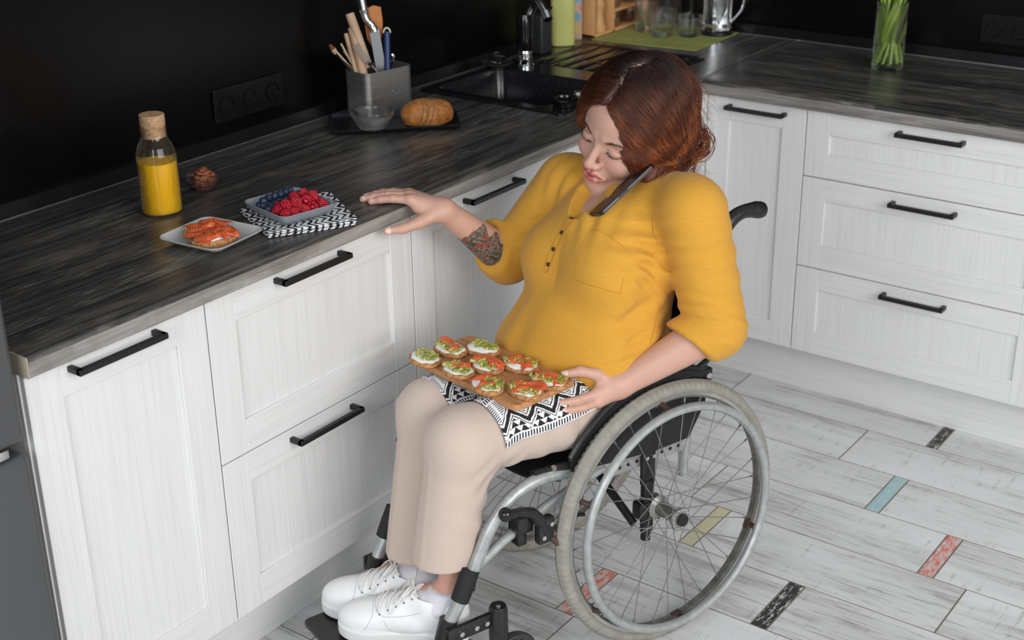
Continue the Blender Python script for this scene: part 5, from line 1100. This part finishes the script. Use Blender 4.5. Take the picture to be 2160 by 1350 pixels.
fk = MB(); fa, fb = Vector((-1.447, -.137, 1.052)), Vector((-1.473, -.119, 1.096)); fd = (fb - fa).normalized(); fw = Vector((.5, -.55, .55)).normalized(); fw = (fw - fd * fw.dot(fd)).normalized()
for i in range(4): o_ = fw * (i - 1.5) * .0052; fk.tube(arc([fa + o_ * .8, fa + fd * .02 + o_, fb + o_ * 1.05 + Vector((0, 0, .001))], 6), .0013, 8)
fk.tube(arc([fa - fd * .001, fa - fd * .014, fa - fd * .03], 4), [.009, .0085, .0065, .0045, .0035, .003, .003, .003, .003][:9], 10); fk.tube([fa - fd * .03, fa - fd * .1], .0026, 8); o = fk.build('fork', M_STEEL); tag(o, 'steel fork with its tines up, in front of the wooden handles', 'fork')
o = MB().tube(arc([(-1.376, -.140, 1.00), (-1.378, -.150, 1.03), (-1.377, -.160, 1.05), (-1.379, -.158, 1.062)], 5), [.003] * 6 + [.0035] * 5 + [.0042] * 3 + [.003] * 2, 10).build('spoon_handle', M_STEEL); tag(o, 'short steel spoon end at the right corner of the holder', 'spoon')
# sockets
def socket_set(name, cx, side, n, label):
    root = MB(); w = .0756 * n
    if side == 'L': M = Matrix.Translation((cx, -.0005, 1.003)) @ Matrix.Rotation(PI / 2, 4, 'X')
    else: M = Matrix.Translation((-.0005, cx, 1.003)) @ Matrix.Rotation(-PI / 2, 4, 'Z') @ Matrix.Rotation(PI / 2, 4, 'X')
    root.prism(rrect(-w / 2, -.040, w / 2, .040, .004), 0, .007); o = root.build(name, flat('black_socket_plastic', (.004, .004, .005), .28), smooth=40, M=M, bevel=.001); tag(o, label, 'socket')
    for i in range(n):
        x = (i - (n - 1) / 2) * .0755; r_ = MB().lathe([(.0225, .0065), (.0225, .0095), (.0205, .0095), (.0195, .002), (.001, .0018)], 32, Matrix.Translation((x, 0, 0)), cap=False); r_ = r_.build('outlet', flat('black_outlet', (.003, .003, .004), .12), o, smooth=50)
        for s in (1, -1): MB().cyl((x + s * .0095, 0, .0015), (x + s * .0095, 0, .004), .0026, n=10).build('contact_hole', M_STEEL, r_)
    return o
socket_set('power_socket', -1.7345, 'L', 3, 'black triple power socket on the left wall above the worktop'); socket_set('power_socket', -1.268, 'B', 2, 'black double power socket on the back wall, right of the tulips')
# sink
M_GRAN = NT('black_granite_composite'); v = M_GRAN.noise(M_GRAN.co(), 420, 2, .6); M_GRAN.base(M_GRAN.ramp(v, [(.60, (.007, .007, .009)), (.74, (.075, .08, .095))])); M_GRAN.p(Roughness=.20); M_GRAN = M_GRAN.m
ri = H + .0075
def sinkmesh():
    mb = MB(); bx0, bx1, by0, by1 = -1.128, -.835, -.455, -.085
    def ring(x0, y0, x1, y1, r, z): return [(x, y, z) for x, y in rrect(x0, y0, x1, y1, r, 6)]
    lp = [ring(SX0, SY0, SX1, SY1, .012, H + .0003), ring(SX0, SY0, SX1, SY1, .012, ri - .003), ring(SX0 + .004, SY0 + .004, SX1 - .004, SY1 - .004, .010, ri)]; n = len(lp[0])
    mb.add(sum(lp, []), [(j * n + i, j * n + (i + 1) % n, (j + 1) * n + (i + 1) % n, (j + 1) * n + i) for j in range(2) for i in range(n)])
    # top plate split round the basin opening and drainer recess, as a face with bridging loops
    top = ring(SX0 + .004, SY0 + .004, SX1 - .004, SY1 - .004, .010, ri)
    def holed(x0, y0, x1, y1, hx0, hy0, hx1, hy1, r, z):
        a = ring(x0, y0, x1, y1, .001, z); b = ring(hx0, hy0, hx1, hy1, r, z); mb.add(a + b, [(i, (i + 1) % n, n + (i + 1) % n, n + i) for i in range(n)])
    mid = -.795; holed(SX0 + .004, SY0 + .004, mid, SY1 - .004, bx0, by0, bx1, by1, .03, ri); dx0, dx1, dy0, dy1 = -.745, -.432, -.49, -.13; holed(mid, SY0 + .004, SX1 - .004, SY1 - .004, dx0, dy0, dx1, dy1, .03, ri)
    ls = [ring(bx0, by0, bx1, by1, .03, ri), ring(bx0 + .004, by0 + .004, bx1 - .004, by1 - .004, .028, ri - .006), ring(bx0 + .012, by0 + .012, bx1 - .012, by1 - .012, .03, ri - .17), ring(bx0 + .04, by0 + .04, bx1 - .04, by1 - .04, .03, ri - .185)]
    mb.add(sum(ls, []), [(j * n + i, j * n + (i + 1) % n, (j + 1) * n + (i + 1) % n, (j + 1) * n + i) for j in range(3) for i in range(n)] + [tuple(range(3 * n, 4 * n))])
    ls = [ring(dx0, dy0, dx1, dy1, .03, ri), ring(dx0 + .006, dy0 + .006, dx1 - .006, dy1 - .006, .028, ri - .004)]; mb.add(sum(ls, []), [(i, (i + 1) % n, n + (i + 1) % n, n + i) for i in range(n)] + [tuple(range(n, 2 * n))])
    return mb.build('sink', M_GRAN, smooth=35)
sk = sinkmesh(); tag(sk, 'black granite sink with drainer set into the left worktop', 'sink')
for i in range(6):
    y = -.17 - i * .052; MB().bbox((-.735, y - .018, ri - .0045), (-.46, y + .018, ri - .0005), .003, 2).build('drainer_rib', M_GRAN, sk)
MB().lathe([(.045, ri - .184), (.043, ri - .1835), (.040, ri - .186), (.012, ri - .186), (.004, ri - .18)], 32, Matrix.Translation((-.98, -.27, 0)), cap=False).build('drain', M_STEEL, sk)
fm = flat('chrome', (.75, .75, .76), .07, 1); ft = loc_empty('kitchen_tap', (-.795, -.150, ri), 'black and chrome kitchen tap on the sink', 'tap')
MB().lathe([(.027, 0), (.027, .006), (.023, .010), (.022, .04), (.020, .05)], 28).build('base', fm, ft)
MB().lathe([(.0215, .048), (.0225, .06), (.0225, .135), (.019, .150), (.001, .152)], 28).build('body', flat('gloss_black_enamel', (.006, .006, .007), .12), ft)
MB().tube(arc([(.004, -.006, .135), (.012, -.02, .165), (.010, -.03, .185), (.0, -.05, .187), (-.018, -.085, .165)], 6), .0105, 14).build('spout', fm, ft)
MB().cyl((-.018, -.085, .167), (-.026, -.100, .150), .0135).build('aerator', fm, ft); MB().bbox((-.012, -.03, .186), (.02, .03, .194), .003, 2, Matrix.Rotation(.3, 4, 'X')).build('lever', M_BLK, ft)
o = MB().lathe([(.030, 0), (.033, .003), (.034, .014), (.0355, .018), (.033, .018), (.031, .006), (.001, .005)], 32, cap=True).build('round_dish', flat('gloss_black_ceramic', (.006, .006, .007), .06), M=Matrix.Translation((-1.09, -.490, ri))); tag(o, 'small glossy black round dish on the front rim of the sink', 'dish')
o = MB().lathe([(.010, 0), (.0095, .006), (.012, .012), (.0125, .018), (.009, .025), (.001, .027)], 24).build('stopper', fm, M=Matrix.Translation((-1.035, -.492, ri))); tag(o, 'round chrome knob on the sink rim beside the black dish', 'stopper')
o = MB().bbox((-.028, -.022, 0), (.028, .022, .115), .006, 3).build('soap_box', flat('charcoal_plastic', (.03, .032, .034), .4), M=Matrix.Translation((-.62, -.085, ri))); tag(o, 'charcoal box dispenser between the tap and the yellow soap bottle', 'dispenser')
o = MB().lathe([(.022, 0), (.030, .004), (.044, .014), (.045, .017), (.040, .015), (.001, .007)], 32).build('saucer', flat('dark_grey_saucer', (.035, .037, .04), .3), M=Matrix.Translation((-.845, -.0895, ri))); tag(o, 'dark grey saucer holding a steel scouring pad, behind the tap', 'saucer')
sp2 = []; rr = random.Random(5); pts = []
for i in range(420): a = i * .55; z = .5 + .5 * math.sin(i * .137); R_ = .028 * math.sqrt(max(.05, 1 - (2 * z - 1) ** 2)) * rr.uniform(.55, 1); pts.append((R_ * math.cos(a), R_ * math.sin(a), .012 + .030 * z))
o = MB().tube(pts, .0009, 4).build('scouring_pad', flat('dull_steel_wool', (.12, .12, .12), .4, 1), M=Matrix.Translation((-.845, -.0895, ri))); tag(o, 'coiled steel scouring pad in the dark saucer', 'scouring pad')
MBm = Matrix.Translation((-.684, -.350, ri + .004)) @ Matrix.Rotation(math.atan2(-.063, -.028), 4, 'Z'); o = MB().bbox((-.04, -.004, 0), (.028, .004, .006), .002).build('paring_knife', flat('brown_wood_handle', (.10, .05, .03), .5), M=MBm); MB().lathe([(.001, 0), (.0055, .002), (.0055, .012), (.002, .017)], 14, Matrix.Translation((.026, 0, .003)) @ Matrix.Rotation(PI / 2, 4, 'Y')).build('red_tip', flat('red_plastic', (.6, .03, .04), .3), o); tag(o, 'small utensil with a bright red tip lying on the drainer', 'utensil')
# soap bottle and neighbours
yb = NT('yellow_green_soap'); yb.base((.66, .66, .22)); yb.p(Roughness=.25, Transmission_Weight=.25, IOR=1.35)
o = MB(); lv = [(.030, 0), (.036, .003), (.037, .02), (.037, .150), (.030, .175), (.014, .19), (.012, .20)]; nn = 28; vs = []
for r, z in lv:
    for i in range(nn): a = 2 * PI * i / nn; c, s = math.cos(a), math.sin(a); vs.append((r * abs(c) ** .6 * (1 if c > 0 else -1), r * .62 * abs(s) ** .6 * (1 if s > 0 else -1), z))
o.add(vs, [(j * nn + i, j * nn + (i + 1) % nn, (j + 1) * nn + (i + 1) % nn, (j + 1) * nn + i) for j in range(len(lv) - 1) for i in range(nn)] + [tuple(reversed(range(nn))), tuple(range((len(lv) - 1) * nn, len(lv) * nn))])
o = o.build('soap_bottle', yb.m, smooth=40, M=Matrix.Translation((-.505, -.0845, ri)) @ Matrix.Rotation(math.radians(-50), 4, 'Z')); tag(o, 'translucent yellow green dish soap bottle behind the sink', 'bottle'); MB().lathe([(.0135, .196), (.0135, .222), (.005, .226), (.004, .236), (.001, .237)], 20).build('cap', flat('white_cap', (.7, .7, .7), .4), o)
pk = NT('coloured_dots_card'); v = pk.n('ShaderNodeTexVoronoi', {'Vector': pk.co(), 'Scale': 32}).outputs; pk.base(pk.mix(pk.math('LESS_THAN', v[0], .42), (.62, .42, .28), pk.mix(.25, pk.ramp(pk.n('ShaderNodeSeparateColor', {0: v[1]}).outputs[0], [(0, (.75, .5, .08)), (.3, (.10, .35, .55)), (.55, (.6, .6, .65)), (.8, (.6, .15, .2))], 'CONSTANT'), (.5, .5, .5)))); pk.p(Roughness=.5)
o = MB().bbox((-.026, -.012, 0), (.026, .012, .17), .003).build('patterned_box', pk.m, M=Matrix.Translation((-.388, -.045, H + .0006)) @ Matrix.Rotation(math.radians(-50), 4, 'Z')); tag(o, 'slim box with coloured dots between soap bottle and wooden rack', 'box')
# wooden rack against the left wall, jars and mill in it
M_PINE = speckle('honey_pine', (.66, .36, .15), .5, amt=.10, scale=14); rk = loc_empty('wooden_rack', (-.19, -.064, H + .0026), 'honey coloured wooden rack standing at the corner on the green mat', 'rack')
for x in (-.158, -.045, .158): MB().bbox((x - .005, -.034, 0), (x + .005, .034, .24), .0015).build('upright', M_PINE, rk)
MB().bbox((-.163, -.034, .0), (.163, .034, .010), .0015).build('bottom_board', M_PINE, rk); MB().bbox((-.0395, -.034, .062), (.1525, .034, .070), .0015).build('shelf', M_PINE, rk); MB().bbox((-.163, .030, .010), (.163, .034, .24), .001).build('back_panel', M_PINE, rk)
o = MB().lathe([(.001, 0), (.024, .0005), (.025, .012), (.020, .020), (.018, .04), (.0155, .06), (.020, .075), (.0215, .085), (.017, .095), (.0155, .13), (.020, .15), (.022, .165), (.016, .18), (.001, .185)], 28).build('pepper_mill', M_PINE, M=Matrix.Translation((-.292, -.075, H + .013))); tag(o, 'turned wooden pepper mill in the left bay of the rack', 'pepper mill')
for i, (x, z) in enumerate(((-.19, .013), (-.10, .013), (-.19, .0735), (-.10, .0735))):
    o = lathe_glass('spice_jar', [(.019, 0), (.0205, .003), (.0205, .034), (.016, .041), (.0165, .047)], .0015, M_GLASS, loc=(x, -.068, H + z), n=24)
    MB().lathe([(.001, .003), (.0185, .0035), (.0185, .026), (.001, .027)], 20).build('spice', speckle('brown_spice' + str(i), (.13, .05, .03) if i % 2 else (.22, .10, .06), .9, amt=.4, scale=400), o)
    tag(o, ('small glass spice jar on the %s of the rack, %s one' % ('floor' if i < 2 else 'upper shelf', 'left' if i % 2 == 0 else 'right')), 'jar', 'spice jars in the wooden rack')
mt = NT('green_woven_mat'); v = mt.n('ShaderNodeTexChecker', {'Vector': mt.co(), 'Scale': 420}).outputs[1]; w = mt.noise(mt.co(scale=(30, 8, 1)), 1, 4, .6); mt.base(mt.mix(mt.math('MULTIPLY', v, .18), mt.ramp(w, [(.3, (.30, .32, .075)), (.7, (.46, .48, .15))]), (.22, .25, .05))); mt.p(Roughness=.8)
mm = MB(); mq = [(-.367, -.100), (-.325, -.447), (-.031, -.436), (-.031, -.100)]; mm.prism(mq, H + .0003, H + .0023); o = mm.build('place_mat', mt.m, smooth=0); tag(o, 'green place mat in the worktop corner under glasses and rack', 'mat')
def tumbler(loc, R_, Hh, label, tilt=None, t=.0018):
    o = lathe_glass('tumbler', [(R_ * .80, 0), (R_ * .84, .002), (R_ * .90, Hh * .4), (R_ * 1.0, Hh)], t, M_GLASS, n=36, inner_base=.007); o.matrix_world = Matrix.Translation(loc) @ (tilt or Matrix()); tag(o, label, 'glass', 'glasses on the green mat'); return o
tumbler((-.200, -.258, H + .0028), .043, .080, 'front left clear tumbler on the green mat, showing its base'); tumbler((-.155, -.330, H + .0028), .041, .062, 'low clear tumbler beside the coffee press on the green mat')
tumbler((-.170, -.175, H + .0028), .035, .095, 'tall clear glass at the left holding a steel spoon')
o = MB().tube(arc([(-.165, -.178, H + .012), (-.185, -.160, H + .09), (-.195, -.150, H + .15)], 6), [.006, .004, .003, .003, .0028, .0028, .0028, .003, .0034, .0038, .0042, .0042, .003], 10).build('teaspoon', M_STEEL); tag(o, 'steel teaspoon leaning in the tall clear glass', 'spoon')
jg = lathe_glass('glass_jug', [(.040, 0), (.044, .003), (.052, .03), (.055, .07), (.050, .11), (.047, .13)], .002, M_GLASS, loc=(-.095, -.200, H + .0028)); tag(jg, 'round clear glass jug behind the tumblers on the green mat', 'jug')
MB().tube(arc([(.038, -.036, .10), (.062, -.060, .095), (.064, -.062, .05), (.038, -.036, .035)], 8), .0045, 10).build('handle', M_GLASS, jg)
fp = loc_empty('coffee_press', (-.083, -.385, H + .0026), 'glass and steel coffee press at the right edge of the green mat', 'coffee press')
MB().lathe([(.050, 0), (.052, .002), (.052, .012), (.047, .014), (.001, .014)], 36).build('base', M_BLK, fp); lathe_glass('beaker', [(.040, .0145), (.0435, .018), (.0435, .16)], .002, M_GLASS, fp)
cg = MB()
for i in range(6): a = 2 * PI * (i + .3) / 6; cg.bbox((.0445, -.006, .006), (.0462, .006, .155), .0006, 1, Matrix.Rotation(a, 4, 'Z'))
for z in (.03, .155): cg.lathe([(.0447, z - .004), (.0464, z - .004), (.0464, z + .004), (.0447, z + .004), (.0447, z - .004)], 40, cap=False)
cg.build('steel_cage', fm, fp); MB().tube(arc([(.03, -.032, .145), (.052, -.056, .14), (.056, -.060, .08), (.03, -.034, .035)], 8), .005, 10).build('handle', fm, fp); MB().cyl((0, 0, .02), (0, 0, .2), .003).lathe([(.001, .03), (.041, .03), (.041, .036), (.001, .037)], 30).build('plunger', fm, fp)
# vase with tulips
VL = (-.228, -1.010, H + .0006); vz = lathe_glass('glass_vase', [(.041, 0), (.0430, .003), (.0435, .008), (.0435, .188), (.0438, .19)], .0024, M_GLASS, loc=VL, inner_base=.014); tag(vz, 'tall cylindrical glass vase with tulip stems, on the back worktop', 'vase')
wm = glassmat('vase_water', (.90, .96, .86), 0, 1.1); MB().lathe([(.001, .0145), (.0405, .0145), (.0405, .070), (.001, .070)], 32).build('water', wm, vz)
lm = NT('tulip_leaf_green'); v = lm.noise(lm.co(scale=(60, 60, 6)), 1, 3); lm.base(lm.ramp(v, [(.3, (.10, .20, .018)), (.7, (.30, .42, .06))])); lm.p(Roughness=.45, Subsurface_Weight=.1, Subsurface_Scale=.01); stm = flat('tulip_stem_green', (.36, .46, .12), .5); rr = random.Random(9)
for i in range(9):
    a = 2 * PI * i / 9 + .3; b0 = Vector((VL[0] + .028 * math.cos(a), VL[1] + .028 * math.sin(a), VL[2] + .018)); a2 = a + 2.4 + rr.uniform(-.3, .3); t0 = Vector((VL[0] + .030 * math.cos(a2), VL[1] + .030 * math.sin(a2), VL[2] + .19)); t1 = t0 + (t0 - b0) * .7 + Vector((0, 0, .04))
    st = MB().tube(arc([b0, (b0 + t0) / 2 + Vector((0, 0, .002)), t0, t1], 6), .0036, 10).build('tulip', stm); tag(st, 'green tulip stem with long leaves standing in the glass vase', 'tulip', 'tulips in the glass vase')
    for kf in range(2):
        s0 = b0.lerp(t0, .30 + .30 * kf + rr.uniform(-.05, .05)); dr = Vector((math.cos(a2 + kf * 2 + rr.uniform(-.5, .5)), math.sin(a2 + kf * 2), 0)); wv_ = Vector((-dr.y, dr.x, 0)); L2 = rr.uniform(.13, .19)
        cx = Vector((VL[0], VL[1], 0))
        def lf(u, v, s0=s0, dr=dr, wv_=wv_, L2=L2):
            w = .013 * math.sin(PI * min(1, u * .9 + .08)) ** .7; p = s0 + Vector((0, 0, 1)) * L2 * u + dr * (.010 * u + .03 * u * u) + wv_ * (2 * v - 1) * w + dr * (.006 * (2 * v - 1) ** 2)
            q = Vector((p.x - cx.x, p.y - cx.y)); 
            if p.z < VL[2] + .19 and q.length > .037: q = q.normalized() * .037; p.x, p.y = cx.x + q.x, cx.y + q.y
            return p
        MB().grid(lf, 16, 7).build('leaf', lm.m, st, smooth=180)
# lap napkin draped over the thighs
def drape():
    nx, ny = 44, 80; xs = np.linspace(.190, .412, nx); P = np.stack([xs, np.full(nx, -.150), np.full(nx, .66)], 1).astype(F32)
    def S_(Q): return smin(cap(Q, (.0, .085, .535), KNL, .084, .067), cap(Q, (.0, -.085, .53), KNR, .084, .067), .05) - .0065
    for _ in range(12): P[:, 2] -= S_(P) * .9
    rows = [P.copy()]; ul = np.linspace(0, 1, nx); ds = (.372 + .060 * ul + .075 * ul ** 5) / ny
    for k in range(ny - 1):
        g = grad(P, S_); g[:, 0] = 0; g /= np.linalg.norm(g, axis=1, keepdims=True) + 1e-9; t = np.stack([0 * g[:, 0], g[:, 2], -g[:, 1]], 1); P = (P + t * ds[:, None]).astype(F32)
        for _ in range(2): P = (P - g * np.clip(S_(P), -.01, .01)[:, None]).astype(F32)
        P[:, 0] -= (.0007 if k > 38 else 0); rows.append(P.copy())
    G = np.stack(rows, 1)
    # the bias: the hem at her near side runs slightly diagonal
    V = G.reshape(-1, 3); I = np.arange(nx * ny).reshape(nx, ny); Q = np.stack([I[:-1, :-1], I[1:, :-1], I[1:, 1:], I[:-1, 1:]], -1).reshape(-1, 4)
    o = np_mesh('cloth_napkin', V, Q, M_Z2, world=CHM); u = np.repeat(xs - .2, ny); v = ((ny - 1 - np.arange(ny))[None] * ds[:, None]).ravel(); uvc(o, np.stack([u, v], 1)); s_ = o.modifiers.new('thick', 'SOLIDIFY'); s_.thickness = .0012; s_.offset = 0
    tag(o, 'black and white patterned cloth napkin draped over her thighs under the board', 'napkin')
drape()
